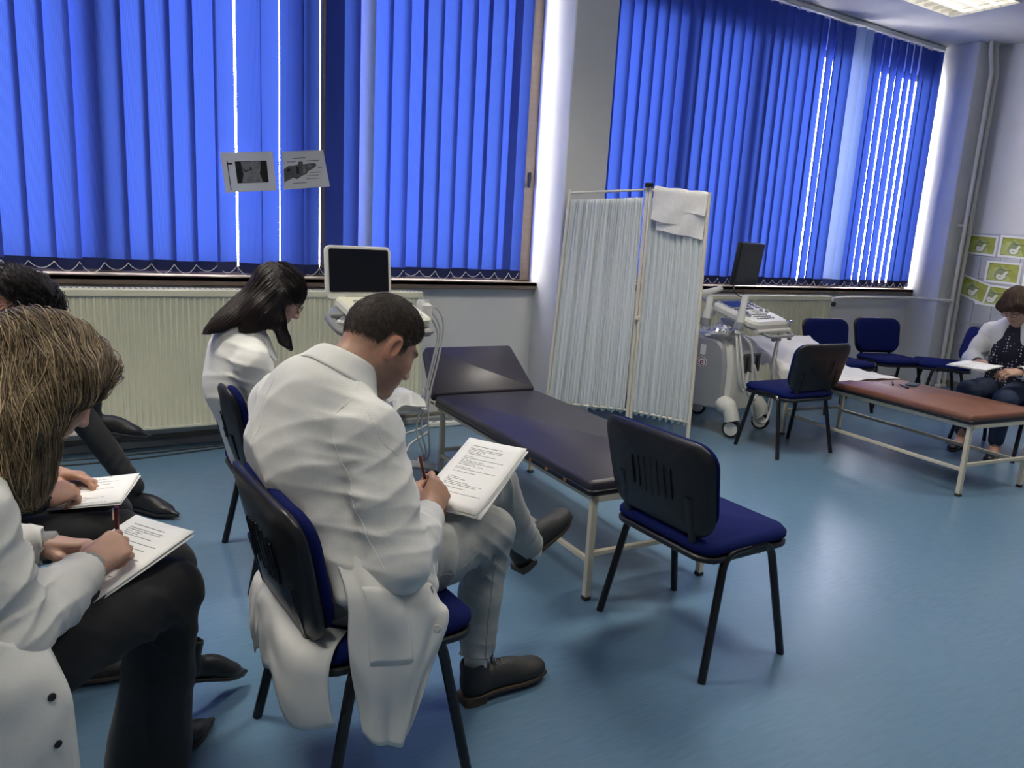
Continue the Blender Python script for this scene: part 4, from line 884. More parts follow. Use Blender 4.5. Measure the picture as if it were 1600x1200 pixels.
def head_colors(V, skin, lip, brow, beard=0.0):
    skin = np.array(skin); c = np.tile(skin, (len(V), 1)); x, y, z = V[:, 0], V[:, 1], V[:, 2]
    def mix(w, k): 
        c[:] = c * (1 - w[:, None]) + np.array(k) * w[:, None]
    if beard:
        w = np.clip((0.02 + y) / 0.03, 0, 1) * np.clip((-0.030 - z) / 0.015, 0, 1) * np.clip((y * 1.0 - (-0.02)) / 0.05, 0, 1) * (np.abs(x) < 0.075) * (z > -0.13); mix(w * beard, skin * np.array([0.42, 0.42, 0.46]))
    mix(np.exp(-((np.abs(x) - 0.04) / 0.02) ** 2 - ((z + 0.025) / 0.02) ** 2) * (y > 0.03) * 0.35, skin * np.array([1.1, 0.82, 0.78]))
    mix(np.exp(-((x / 0.02) ** 4) - ((z + 0.066) / 0.0105) ** 4) * (y > 0.085), lip)
    mix(np.clip(1.3 * np.exp(-((np.abs(x) - 0.031) / 0.017) ** 4 - ((z - 0.029 + 0.12 * np.maximum(np.abs(x) - .035, 0)) / 0.0055) ** 2), 0, 1) * (y > 0.06), brow)
    mix(np.exp(-((np.abs(x) - 0.031) / 0.015) ** 4 - ((z + 0.001 - 0.0) / 0.0025) ** 2) * (y > 0.07), (0.02, 0.014, 0.012))
    mix(np.clip((np.abs(x) - 0.072) / 0.006, 0, 1) * (np.abs(z) < 0.045) * 0.5, skin * np.array([1.15, 0.75, 0.68])); return c
FING = {'x': (-0.0285, -0.0095, 0.0105, 0.0285), 'y': (0.084, 0.088, 0.085, 0.076), 'l': ((0.044, 0.026, 0.021), (0.048, 0.029, 0.022), (0.044, 0.027, 0.021), (0.034, 0.021, 0.019)), 'r': (0.0095, 0.0096, 0.0092, 0.0080)}
def hand_field(elbow, side, curls, thumb=None, splay=0.0, h=0.0024, fr=(0.027, 0.040)):
    """local: y to the fingers, z back of the hand, thumb at -x for a right hand (side=1)."""
    elbow = np.asarray(elbow, float); e2 = elbow * min(1, 0.19 / np.linalg.norm(elbow)); lo = np.minimum([-0.085, -0.02, -0.12], e2 - 0.055); hi = np.maximum([0.085, 0.20, 0.05], e2 + 0.055); F = Field(lo, hi, h); s = side
    for a, b, ra, rb in (((-0.022, 0.012, 0), (-0.027, 0.080, 0), 0.0155, 0.014), ((-0.006, 0.010, 0.001), (-0.009, 0.084, 0.002), 0.0165, 0.0145), ((0.010, 0.010, 0), (0.010, 0.080, 0.001), 0.016, 0.0138), ((0.021, 0.010, -0.002), (0.027, 0.070, -0.001), 0.0155, 0.0125)):
        F.cone((a[0] * s, a[1], a[2]), (b[0] * s, b[1], b[2]), ra, rb, 0.012)
    F.ell((-0.022 * s, 0.032, -0.014), (0.016, 0.030, 0.014), k=0.012)
    F.cone((0, 0.012, 0), e2, fr[0], fr[0] + (fr[1] - fr[0]) * 0.7, 0.022, flat=(0, 0, 1), ff=1.22)
    tips = []
    for i in range(4):
        p = np.array([FING['x'][i] * s, FING['y'][i], 0.0]); a = 0; r = FING['r'][i]; sp = (i - 1.5) * splay * s
        for j in range(3):
            a += math.radians(curls[i][j]); q = p + FING['l'][i][j] * np.array([math.sin(sp) * math.cos(a), math.cos(a) * math.cos(sp), -math.sin(a)])
            F.cone(p, q, r * (1 - 0.07 * j), r * (0.95 - 0.08 * j), 0.004 if j else 0.007); F.ell(p, (r * 1.06,) * 3, k=0.004); p = q
        tips.append(p)
    th = thumb or [(-0.028, 0.016, -0.012), (-0.046, 0.045, -0.024), (-0.042, 0.076, -0.038), (-0.028, 0.100, -0.046)]
    th = [np.array([q[0] * s, q[1], q[2]]) for q in th]; F.limb(th, (0.0155, 0.0125, 0.0112, 0.0088), 0.007); tips.append(th[-1]); return F, tips
GRIP = ((38, 48, 22), (48, 62, 30), (56, 74, 40), (58, 80, 45)); RELAX = ((18, 28, 16), (22, 32, 18), (26, 36, 20), (30, 38, 22)); HOLD = ((30, 40, 22), (34, 44, 24), (38, 48, 26), (42, 50, 28))
def make_hand(wrist, ydir, zdir, elbow, side, curls, thumb=None, splay=0.05, h=0.0026, scale=1.0, fr=(0.027, 0.040)):
    y = nrm(ydir); z = np.asarray(zdir, float); z = nrm(z - y * z.dot(y)); x = np.cross(y, z); R = np.stack([x, y, z], 1); w = np.asarray(wrist, float)
    F, tips = hand_field(R.T @ (np.asarray(elbow, float) - w) / scale, side, curls, thumb, splay, h, fr); V, Fc = F.mesh(); V = smooth_verts(V, Fc, 1, 0.4)
    return V * scale @ R.T + w, Fc, [R @ t * scale + w for t in tips], R
def hand_colors(V, skin, tips, seed=0):
    c = np.tile(np.array(skin), (len(V), 1))
    for t in tips:
        d = np.linalg.norm(V - t, axis=1); w = np.exp(-(d / 0.014) ** 2)[:, None] * 0.5; c = c * (1 - w) + np.array(skin) * np.array([1.12, 0.80, 0.76]) * w
    return c
def body_obj(root, pieces):
    """pieces: (V, faces, colours) joined into one continuous body mesh"""
    V = np.vstack([p[0] for p in pieces]); C_ = np.vstack([p[2] for p in pieces]); o = 0; Fs = []
    for p in pieces: Fs.append(np.asarray(p[1]) + o); o += len(p[0])
    return link('body', np_mesh('body', V - np.array(root.location), np.vstack(Fs), SKIN, C_), root)
def core_field(J, s=1.0):
    """slim trunk and limbs under the clothes; J holds joint positions"""
    P = np.array([v for v in J.values()]); F = Field(P.min(0) - 0.2, P.max(0) + 0.2, 0.014)
    f = nrm(np.cross((0, 0, 1), np.asarray(J['shR']) - np.asarray(J['shL']))) ; sp = [np.asarray(J[k], float) for k in ('pel', 'wst', 'cst', 'upr', 'nck')]
    F.limb(sp, [0.125 * s, 0.105 * s, 0.125 * s, 0.12 * s, 0.055 * s], 0.04, f, 1.45)
    for q in 'RL':
        F.limb([J['upr'] * 0.6 + J['sh' + q] * 0.4, J['sh' + q], J['el' + q], J['wr' + q]], [0.06 * s, 0.048 * s, 0.036 * s, 0.024 * s], 0.03)
        F.limb([J['hp' + q], J['kn' + q], J['an' + q]], [0.07 * s, 0.048 * s, 0.034 * s], 0.03)
    return F
def short_hairline(pts=None):
    a = np.array(pts or [(-0.14, -0.070), (-0.085, -0.066), (-0.045, -0.040), (-0.034, 0.022), (0.006, 0.032), (0.012, -0.010), (0.030, -0.006), (0.036, 0.030), (0.062, 0.050), (0.080, 0.068), (0.13, 0.085)])
    return lambda X, Y, Z: (np.interp(Y, a[:, 0], a[:, 1]) - Z) * 0.8
class Person:
    def __init__(s, label, base): s.root = thing('person', label, 'person', base); s.pieces = []
    def head(s, pos, R, neck, skin, lip, brow, beard=0, fem=0, h=0.003, nr_=0.056, scale=1.0):
        s.hp, s.hR, s.hs = np.asarray(pos, float), R, scale; F = head_field(R.T @ (np.asarray(neck, float) - s.hp) / scale, h, fem, nr_); V, Fc = F.mesh(); V = smooth_verts(V, Fc, 1, 0.35)
        s.pieces.append((V * scale @ R.T + s.hp, Fc, head_colors(V, skin, lip, brow, beard))); s.skin = skin
    def w(s, p): return s.hR @ (np.asarray(p, float) * s.hs) + s.hp
    def local(s, P): return (P - s.hp) @ s.hR / s.hs
    def hand(s, *a, **k):
        V, Fc, tips, R = make_hand(*a, **k); s.pieces.append((V, Fc, hand_colors(V, s.skin, tips))); return tips, R
    def core(s, J, sc=1.0):
        F = core_field({k: np.asarray(v, float) for k, v in J.items()}, sc); V, Fc = F.mesh(); s.pieces.append((V, Fc, np.tile(np.array(s.skin), (len(V), 1))))
    def finish(s): s.body = body_obj(s.root, s.pieces)
    def local_obj(s, F, name, m, it=1, col=None, parent=None):
        V, Fc = F.mesh(); V = smooth_verts(V, Fc, it, 0.4); c = None if col is None else col(V)
        o = link(name, np_mesh(name, V * s.hs @ s.hR.T + s.hp - np.array(s.root.location), Fc, m, c), s.root); 
        if parent: o.parent = parent
        return o, V, Fc
# ---- shoes, one upper / sole set per kind, placed by matrix
def shoe_meshes(kind, mu, ms):
    F = Field((-0.07, -0.08, -0.01), (0.07, 0.30, 0.16), 0.0035); pt = kind == 'pointed'
    F.ell((0, 0.0, 0.045), (0.034, 0.046, 0.048), k=0.02); F.ell((0, 0.085, 0.046), (0.036, 0.085, 0.044), k=0.03); F.ell((0, 0.165, 0.030), (0.043, 0.065, 0.032), k=0.03)
    if pt: F.cone((0, 0.18, 0.026), (0.0, 0.262, 0.017), 0.030, 0.011, 0.02, flat=(0, 0, 1), ff=1.3)
    else: F.ell((0, 0.205, 0.028), (0.040, 0.045, 0.027), k=0.02)
    if kind != 'flat': F.cone((0, -0.002, 0.055), (0, -0.012, 0.135 if pt else 0.098), 0.036, 0.037, 0.02); F.cone((0, -0.012, 0.09), (0, -0.013, 0.18), 0.030, 0.031, 0.006, 's')
    else: F.ell((0, 0.045, 0.085), (0.032, 0.105, 0.055), k=0.01, op='s')
    F.plane((0, 0, 0.010), (0, 0, -1)); V, Fc = F.mesh(); V = smooth_verts(V, Fc, 1, 0.4); up = np_mesh('upper', V, Fc, mu)
    out = [(0.026, -0.044), (0.036, -0.02), (0.036, 0.02), (0.034, 0.07), (0.042, 0.13), (0.046, 0.165), (0.042, 0.205), (0.022, 0.25), (0.0, 0.272 if pt else 0.254)]
    if pt: out[6:8] = [(0.036, 0.205), (0.017, 0.25)]
    pl = np.array(out + [(-x, y) for x, y in out[::-1][1:]] + [(0, -0.05)]); sole = MB().prism(pl, 0.013, c=(0, 0, 0.0085), b=0.002)
    hl = MB().prism([(0.027, -0.044), (0.036, -0.02), (0.036, 0.022), (-0.036, 0.022), (-0.036, -0.02), (-0.027, -0.044)], 0.02, c=(0, 0, -0.004), b=0.001)
    L = []
    if kind == 'lace':
        for k in range(3):
            y = 0.060 + k * 0.022; z = 0.097 - k * 0.0075; L.append(MB().tube([(-0.018, y, z - 0.006), (0, y + 0.004, z + 0.003), (0.018, y, z - 0.006)], 0.0022, 6).mesh('lace', BLACKP))
        t = np.linspace(0, 2 * PI, 13)
        for s in (-1, 1): L.append(MB().tube(np.stack([s * (0.012 + 0.016 * np.cos(t)), 0.045 - 0.010 * np.cos(t), 0.112 + 0.014 * np.sin(t)], 1), 0.0022, 6).mesh('lace_loop', BLACKP))
    return up, sole.mesh('sole', ms), hl.mesh('heel', ms), L
LEATH = mat('black_leather', (0.010, 0.010, 0.011, 1), 0.42, var=0.2, vscale=20, bump=0.15, bscale=160); GLEATH = mat('charcoal_leather', lin(44, 45, 45), 0.62, var=0.15, vscale=14, bump=0.2, bscale=120); SOLE = mat('brown_sole', lin(74, 62, 48), 0.6); BSOLE = mat('black_sole', (0.015, 0.015, 0.015, 1), 0.5)
SHOES = {'lace': shoe_meshes('lace', GLEATH, SOLE), 'pointed': shoe_meshes('pointed', LEATH, BSOLE), 'flat': shoe_meshes('flat', LEATH, BSOLE)}
def shoe(root, kind, heel, toe, roll=0.0, size=0.30, up=(0, 0, 1)):
    heel = np.asarray(heel, float); y = nrm(np.asarray(toe, float) - heel); u = np.asarray(up, float); z = nrm(u - y * u.dot(y)); x = np.cross(y, z); s = size / 0.30
    M = Matrix(np.vstack([np.column_stack([np.stack([x, y, z], 1) * s, heel - np.array(root.location) + y * 0.045 * s + z * 0.014 * s]), [0, 0, 0, 1]]).tolist())
    U, So, He, La = SHOES[kind]; o = link('shoe', U, root); o.matrix_local = M; link('sole', So, o); link('heel', He, o)
    for l in La: link('shoe_lace' if l.name.startswith('lace') else 'lace', l, o)
    return o
COATM = mat('white_coat_cotton', lin(228, 228, 222), 0.8, var=0.025, vscale=9, bump=0.10, bscale=420, sheen=0.05); BUTTON = mat('button_pearl', lin(214, 212, 204), 0.3); SNAP = mat('metal_snap', lin(60, 60, 62), 0.3, 0.8); STITCH = mat('coat_stitch', lin(190, 190, 184), 0.8)
def ctrl_sheet(P, nu=10, nv=10, t=0.003, wob=0.0, seed=0, root=None, name='coat_skirt', m=None, parent=None):
    """cloth through a grid of control points (rows x columns x 3) with soft folds."""
    P = np.asarray(P, float); A = np.stack([crom(P[i], nv) for i in range(len(P))], 0); G = np.stack([crom(A[:, j], nu) for j in range(A.shape[1])], 1)
    if wob:
        n = np.cross(np.gradient(G, axis=0), np.gradient(G, axis=1)); n /= np.maximum(np.linalg.norm(n, axis=2, keepdims=True), 1e-9); a, b = G.shape[:2]
        u, v = np.meshgrid(np.linspace(0, 1, a), np.linspace(0, 1, b), indexing='ij')
        w = np.sin(v * 13 + 2.5 * np.sin(u * 3 + seed) + seed) * 0.6 + np.sin(u * 17 + v * 9 + 3 * np.sin(v * 5 + seed)) * 0.35 + np.sin(u * 8 - v * 15 + seed * 2) * 0.35
        G = G + n * (wob * w * np.minimum(1, u * 4))[..., None]
    o = MB().grid(G - np.array(root.location), t).obj(name, m or COATM, root, 180)
    if parent: o.parent = parent
    return o, G
def button(p, n, root, parent, r=0.0085, m=None):
    x, y, z = frame(n); R = np.stack([x, y, z], 1)
    MB().lathe([(r, 0), (r, 0.002), (r * 0.8, 0.0032), (r * 0.55, 0.0022), (0.001, 0.0022)], 14, R=R, c=np.asarray(p, float) - np.array(root.location)).obj('button', m or BUTTON, parent)
def text_paper_mat():
    m = mat('printed_paper', lin(238, 238, 234), 0.8, var=0.01); nt = m.node_tree; N = nt.nodes; L = nt.links; b = N['Principled BSDF']
    tc = N.new('ShaderNodeTexCoord'); sp = N.new('ShaderNodeSeparateXYZ'); L.new(tc.outputs['Object'], sp.inputs[0])
    def M_(op, a, b_=None):
        n = N.new('ShaderNodeMath'); n.operation = op
        for i, q in enumerate((a, b_)):
            if q is None: continue
            if isinstance(q, (int, float)): n.inputs[i].default_value = q
            else: L.new(q, n.inputs[i])
        return n.outputs[0]
    yv = M_('MULTIPLY', sp.outputs[1], 160.0); row = M_('FLOOR', yv); fr = M_('FRACT', yv)
    wn = N.new('ShaderNodeTexWhiteNoise'); wn.noise_dimensions = '1D'; L.new(row, wn.inputs['W']); w2 = N.new('ShaderNodeTexWhiteNoise'); w2.noise_dimensions = '1D'; L.new(M_('ADD', row, 77.3), w2.inputs['W'])
    cb = N.new('ShaderNodeCombineXYZ'); L.new(M_('MULTIPLY', sp.outputs[0], 260.0), cb.inputs[0]); L.new(M_('MULTIPLY', row, 7.7), cb.inputs[1]); nz = N.new('ShaderNodeTexNoise'); nz.inputs['Scale'].default_value = 1.0; L.new(cb.outputs[0], nz.inputs['Vector'])
    ink = M_('MULTIPLY', M_('GREATER_THAN', nz.outputs[0], 0.42), M_('LESS_THAN', fr, 0.38)); ink = M_('MULTIPLY', ink, M_('GREATER_THAN', wn.outputs[0], 0.28))
    ink = M_('MULTIPLY', ink, M_('GREATER_THAN', sp.outputs[0], -0.075)); ink = M_('MULTIPLY', ink, M_('LESS_THAN', sp.outputs[0], M_('ADD', M_('MULTIPLY', w2.outputs[0], 0.14), -0.06)))
    ink = M_('MULTIPLY', ink, M_('LESS_THAN', M_('ABSOLUTE', sp.outputs[1]), 0.125)); mx = N.new('ShaderNodeMix'); mx.data_type = 'RGBA'; mx.inputs[6].default_value = lin(240, 240, 236); mx.inputs[7].default_value = lin(120, 120, 122); L.new(ink, mx.inputs[0]); L.new(mx.outputs[2], b.inputs['Base Color']); return m
TXT = text_paper_mat()
def papers(label, C, n=2, curl=0.006, name='paper_sheets', seed=0):
    """C: tl, tr, br, bl corners in the world; n pages."""
    C = [np.asarray(c, float) for c in C]; ctr = sum(C) / 4; x = nrm(C[1] - C[0] + C[2] - C[3]); y = C[0] - C[3] + C[1] - C[2]; y = nrm(y - x * y.dot(x)); z = np.cross(x, y)
    r = thing(name, label, 'paper', tuple(ctr)); w = (np.linalg.norm(C[1] - C[0]) + np.linalg.norm(C[2] - C[3])) / 2; h = (np.linalg.norm(C[3] - C[0]) + np.linalg.norm(C[2] - C[1])) / 2
    r.matrix_world = Matrix(np.vstack([np.column_stack([np.stack([x, y, z], 1), ctr]), [0, 0, 0, 1]]).tolist())
    for k in range(n):
        G = np.array([[[u * w, v * h, curl * ((2 * u) ** 2 * 0.6 + (2 * v) ** 2 * 0.4) - 0.0022 * k * (1 + (u > 0.3))] for u in np.linspace(-0.5, 0.5, 9)] for v in np.linspace(0.5, -0.5, 11)])
        a = 0.02 * k * (-1) ** k; o = MB().grid(G, 0.0004).obj('page', TXT, r, 180); o.rotation_euler = (0, 0, a); o.location = (0.004 * k, -0.004 * k, -0.001 * k)
    return r
def pen(label, tip, back, col, cap=BLACKP):
    tip, back = np.asarray(tip, float), np.asarray(back, float); d = nrm(back - tip); L_ = np.linalg.norm(back - tip); r = thing('pen', label, 'pen', tuple(tip)); P = lambda t: d * L_ * t
    MB().tube([P(0), P(0.07), P(0.09), P(0.8)], [0.001, 0.0035, 0.0048, 0.0048], 10).obj('barrel', col, r); MB().tube([P(0.8), P(0.99), P(1.0)], [0.0052, 0.0052, 0.004], 10).obj('pen_end', col, r); MB().box(P(0.86) + frame(d)[0] * 0.007, (0.003, 0.003, 0.03), R=np.stack(frame(d), 1)).obj('clip', CHROME, r)
def tint(c, n, var, seed): 
    R_ = np.random.RandomState(seed); return np.clip(np.array(c) * (1 + R_.normal(0, var, (n, 1))) , 0.001, 1)
# ================================================================ people
A3 = lambda *a: np.array(a, float)
def coat_field(J, f, h, wr=0.19, tk=1.5, sl=(0.078, 0.066, 0.048), skip=()):
    P = np.array([J[k] for k in ('pel', 'wst', 'cst', 'upr', 'nck', 'shR', 'shL', 'elR', 'elL', 'wrR', 'wrL')]); F = Field(P.min(0) - 0.24, P.max(0) + 0.2, h)
    F.limb([J['pel'], J['wst'], J['cst'], J['upr']], [wr * 1.0, wr * 0.95, wr, wr * 0.93], 0.05, f, tk); F.cone(J['upr'], J['nck'], wr * 0.80, 0.062, 0.05, 'u', f, 1.35)
    for q in 'RL':
        F.limb([J['nck'] * 0.65 + J['sh' + q] * 0.35 - A3(0, 0, 0.02), J['sh' + q]], [0.06, sl[0]], 0.05)
        m = (J['sh' + q] + J['el' + q]) / 2
        F.limb([J['sh' + q], m, J['el' + q]], [sl[0], sl[0] * 0.97, sl[1]], 0.03); F.limb([J['el' + q], (J['el' + q] + J['wr' + q]) / 2, J['wr' + q]], [sl[1], sl[1] * 0.94, sl[2]], 0.03)
    return F
def cuff(F, J, q, r):
    d = nrm(J['wr' + q] - J['el' + q]); F.cone(J['wr' + q] - d * 0.015, J['wr' + q] + d * 0.09, r, r, 0.006, 's'); F.cone(J['wr' + q] + d * 0.032, J['wr' + q] + d * 0.12, r * 1.5, r * 1.8, 0.004, 's')
def seam(F, pts, root, parent, r=0.0008, m=COATM, off=0.0003, n=10):
    P = crom(pts, n)
    for _ in range(6): P = P - F.grad(P) * (F.sample(P) - off)[:, None]
    MB().tube(P - np.array(root.location), r, 6).obj('seam', m, parent)
def arm_folds(J, q, A=0.010):
    s, e, w = J['sh' + q], J['el' + q], J['wr' + q]; u, v = nrm(e - s), nrm(w - e)
    return [(e - u * .05 + v * .04, 0.11, u * 0.6 - v * 0.6 + A3(.3, .5, .1), 0.05, A * .6), (e + v * 0.12, 0.10, v + A3(.2, .2, .5), 0.042, A * 0.8), (s + u * 0.12, 0.13, u + A3(.3, .4, .2), 0.07, A * 0.8), (s, 0.12, u + A3(-.5, .2, .1), 0.06, A * 0.7)]
# ---------------------------------------------------------------- man in the white coat and grey jeans
p = Person('man in white coat and grey jeans writing with legs crossed, seen from behind', (0.70, 1.79, 0)); RT = p.root
f1 = nrm((0.93, 0.36, 0)); r1 = A3(f1[1], -f1[0], 0)
J = {k: A3(*v) for k, v in dict(pel=(.62, 1.79, .53), wst=(.545, 1.80, .68), cst=(.51, 1.83, .84), upr=(.54, 1.84, .955), nck=(.605, 1.855, 1.065), shR=(.625, 1.675, .955), shL=(.50, 2.0, .965), elR=(.655, 1.53, .675), wrR=(.815, 1.735, .69),
     elL=(.65, 2.10, .70), wrL=(.815, 1.955, .695), hpR=(.65, 1.70, .53), hpL=(.60, 1.87, .53), knR=(1.095, 1.86, .555), anR=(1.058, 1.845, .11), knL=(1.175, 1.985, .655), anL=(1.36, 2.05, .385)).items()}
sk1 = (0.46, 0.26, 0.175); p.head((.735, 1.895, 1.135), basis(0.14, 0.60, 0.05), J['nck'] - A3(0, 0, .02), sk1, (0.36, 0.15, 0.12), (0.03, 0.02, 0.015), beard=0.75, h=0.0026, nr_=0.060, scale=1.04)
tips, hR = p.hand(J['wrR'] + A3(.012, .015, .008), (.62, .50, .50), (.25, -.75, .62), J['elR'], 1, GRIP, h=0.0024, scale=1.02)
p.hand(J['wrL'] + A3(.02, -.015, .005), (.80, -.58, .06), (.10, .55, .8), J['elL'], -1, HOLD, scale=1.0)
p.core(J, 1.0); p.finish()
pen('dark red pen in the hand of the man in grey jeans', tips[4] + A3(.015, .02, -.04), tips[4] + A3(-.03, -.02, .085), mat('wine_plastic', lin(96, 18, 26), 0.3))
# hair
F = Field((-0.10, -0.13, -0.09), (0.10, 0.12, 0.15), 0.003); F.ell((0, -0.0145, 0.0305), (0.0770, 0.1008, 0.0930), k=0.01); F.ell((0, 0.005, 0.074), (0.060, 0.080, 0.058), k=0.03); F.cut(short_hairline([(-0.14, -0.080), (-0.085, -0.072), (-0.055, -0.050), (-0.040, 0.0), (-0.030, 0.034), (0.004, 0.040), (0.012, 0.0), (0.020, -0.016), (0.032, -0.008), (0.038, 0.030), (0.062, 0.052), (0.080, 0.070), (0.13, 0.085)]))
HC = A3(0.075, 0.058, 0.045)
def fadecol(V): w = np.clip((V[:, 2] + 0.055) / 0.075 + np.clip(V[:, 1], 0, 1) * 3, 0, 1)[:, None] ** 1.3; return HC * w + A3(0.26, 0.16, 0.115) * (1 - w)
hair, V, Fc = p.local_obj(F, 'hair', HAIRC, 1, fadecol)
rs = np.random.RandomState(3); up_ = V[(V[:, 2] > -0.02)]; R0 = up_[rs.randint(0, len(up_), 9000)]
S_ = trace(F, R0, lambda P, t: np.stack([P[:, 0] * 4, 0.55 + 0 * P[:, 0] + P[:, 1] * 1.5, -0.25 - np.abs(P[:, 0]) * 5], 1), 4, 0.0055, 0.0022, 0.35, 4)
wS = S_ * p.hs @ p.hR.T + p.hp; o = strand_mesh(wS, np.full(len(wS), 0.00055), tint(HC * 1.15, len(wS), 0.4, 1), 'hair_strands', HAIR, RT); o.parent = hair; tag(o, kind='stuff')
# coat
F = coat_field(J, f1, 0.0055, 0.185, 1.45, (0.080, 0.068, 0.052)); cuff(F, J, 'R', 0.040); cuff(F, J, 'L', 0.040)
F.cone(J['nck'] + A3(.03, .01, .03), J['nck'] + A3(.10, .03, .16), 0.062, 0.10, 0.01, 's')
F.cone(J['pel'] + r1 * .05, J['hpR'] + A3(.09, .03, .03), 0.14, 0.103, 0.05); F.cone(J['pel'] - r1 * .05, J['hpL'] + A3(.1, .03, .04), 0.14, 0.10, 0.05)
for a_, b_ in (((.52, 1.67, .76), (.535, 1.565, .60)), ((.60, 1.66, .74), (.60, 1.545, .60)), ((.68, 1.65, .70), (.68, 1.55, .60)), ((.73, 1.65, .64), (.745, 1.565, .58))): F.cone(a_, b_, .045, .028, .05)
F.folds(arm_folds(J, 'R', 0.010) + arm_folds(J, 'L') + [(A3(.45, 1.72, .86), 0.17, (.2, .5, .8), 0.10, 0.009), (A3(.42, 1.85, .75), 0.16, (.1, -.6, .8), 0.085, 0.010), (A3(.52, 1.66, .74), 0.16, (.4, .3, 1), 0.075, 0.012), (A3(.55, 1.62, .60), 0.14, (.6, .2, .6), 0.09, 0.006), (A3(.60, 1.70, .93), 0.10, (.8, .5, -.3), 0.06, 0.008), (A3(.48, 1.83, .96), 0.15, (.3, .8, .3), 0.12, 0.006)]); F.lump(0.0012, 26); F.plane((.435, 1.79, .66), (-.97, 0, -.225))
coat = field_obj(F, 'coat', COATM, RT, 1)
seam(F, [A3(.60, 1.76, 1.02), A3(.55, 1.68, .96), A3(.55, 1.62, .88), A3(.58, 1.57, .78), A3(.62, 1.50, .68)], RT, coat)
seam(F, [A3(.49, 1.86, 1.03), A3(.42, 1.83, .93), A3(.39, 1.82, .80), A3(.42, 1.81, .66)], RT, coat)
seam(F, [A3(.60, 1.62, 1.03), A3(.62, 1.58, .97), A3(.66, 1.58, .92)], RT, coat)
# collar
G = []; cz_ = nrm(A3(.50, .18, .85)); cx_ = nrm(np.cross(f1, (0, 0, 1))); cy_ = np.cross(cz_, cx_); cc_ = J['nck'] + A3(.012, .004, .012)
for a in np.linspace(-2.35, 2.35, 11):
    d = -cy_ * math.cos(a) + r1 * math.sin(a) if False else (-(nrm(f1 - cz_ * f1.dot(cz_))) * math.cos(a) + r1 * math.sin(a)); e = abs(a) / 2.35
    G.append([cc_ + d * 0.066 + cz_ * 0.012, cc_ + d * 0.071 + cz_ * 0.036, cc_ + d * 0.084 + cz_ * (0.034 - .01 * e), cc_ + d * 0.104 + cz_ * (0.006 - 0.02 * e), cc_ + d * (0.116 + 0.012 * e) + cz_ * (-0.016 - 0.03 * e)])
cs, _ = ctrl_sheet(G, 4, 4, 0.004, 0.0, 0, RT, 'collar', COATM, coat)
# skirt hanging over the right side of the chair, tails behind
PG = [[(0.53, 1.71, 0.82), (0.58, 1.70, 0.80), (0.65, 1.69, 0.76), (0.72, 1.68, 0.69)], [(0.515, 1.635, 0.715), (0.575, 1.60, 0.70), (0.665, 1.585, 0.665), (0.745, 1.58, 0.63)], [(0.527, 1.53, 0.622), (0.577, 1.49, 0.619), (0.668, 1.485, 0.588), (0.755, 1.515, 0.565)], [(0.526, 1.51, 0.504), (0.584, 1.47, 0.495), (0.683, 1.47, 0.491), (0.762, 1.485, 0.526)], [(0.535, 1.50, 0.393), (0.602, 1.465, 0.375), (0.666, 1.465, 0.381), (0.716, 1.48, 0.39)], [(0.556, 1.49, 0.276), (0.597, 1.465, 0.245), (0.638, 1.465, 0.236), (0.663, 1.475, 0.247)]]
sk, G = ctrl_sheet(PG, 10, 14, 0.004, 0.009, 2, RT, 'coat_skirt', COATM, coat)
for u, v in ((0.34, 0.93), (0.60, 0.90)):
    i, j = int(u * (G.shape[0] - 1)), int(v * (G.shape[1] - 1)); n = nrm(np.cross(G[i + 1, j] - G[i, j], G[i, j + 1] - G[i, j])); n = n if n[1] < 0 else -n; button(G[i, j] + n * 0.003, n, RT, sk)
MB().grid(np.array([[G[i, j] + A3(-.001, -.0035, 0) for j in range(9, 26)] for i in range(18, 34)]) - np.array(RT.location), 0.002).obj('pocket', COATM, sk, 180)
for off, P_ in enumerate(([[(.50, 2.02, .486), (.50, 1.97, .486), (.50, 1.91, .486)], [(.428, 2.02, .478), (.424, 1.97, .478), (.424, 1.91, .478)], [(.415, 2.03, .38), (.405, 1.97, .37), (.41, 1.91, .37)], [(.425, 2.02, .23), (.415, 1.985, .26), (.42, 1.94, .29)]], [[(.50, 1.93, .486), (.50, 1.78, .486), (.50, 1.66, .486), (.55, 1.60, .486)], [(.424, 1.92, .478), (.42, 1.77, .478), (.425, 1.60, .478), (.495, 1.53, .478)], [(.41, 1.92, .40), (.407, 1.76, .39), (.408, 1.59, .38), (.478, 1.51, .40)], [(.42, 1.89, .26), (.41, 1.77, .31), (.415, 1.60, .27), (.49, 1.50, .31)]])): ctrl_sheet(P_, 7, 9, 0.003, 0.004, 5 + off, RT, 'coat_tail', COATM, coat)
# jeans
JEAN = mat('grey_denim', lin(165, 168, 164), 0.85, var=0.16, vscale=14, bump=0.2, bscale=380)
F = Field((0.42, 1.52, 0.03), (1.52, 2.22, 0.80), 0.006); F.ell(J['pel'], (0.15, 0.18, 0.12), k=0.03)
F.limb([J['hpR'], (J['hpR'] + J['knR']) / 2 + A3(0, 0, .005), J['knR']], [0.092, 0.086, 0.072], 0.03); F.limb([J['knR'], J['knR'] * .55 + J['anR'] * .45 + A3(-.015, 0, 0), J['anR'] + A3(0, 0, .03)], [0.070, 0.066, 0.055], 0.02)
F.limb([J['hpL'], (J['hpL'] + J['knL']) / 2 + A3(0, 0, .02), J['knL']], [0.092, 0.088, 0.072], 0.015); F.limb([J['knL'], (J['knL'] + J['anL']) / 2 + A3(-.01, 0, -.01), J['anL']], [0.070, 0.067, 0.055], 0.012)
F.cone(J['anR'] + A3(0, 0, .02), J['anR'] - A3(0, 0, .1), 0.045, 0.05, 0.004, 's'); F.cone(J['anR'] - A3(0, 0, .005), J['anR'] - A3(0, 0, .12), 0.08, 0.08, 0.004, 's')
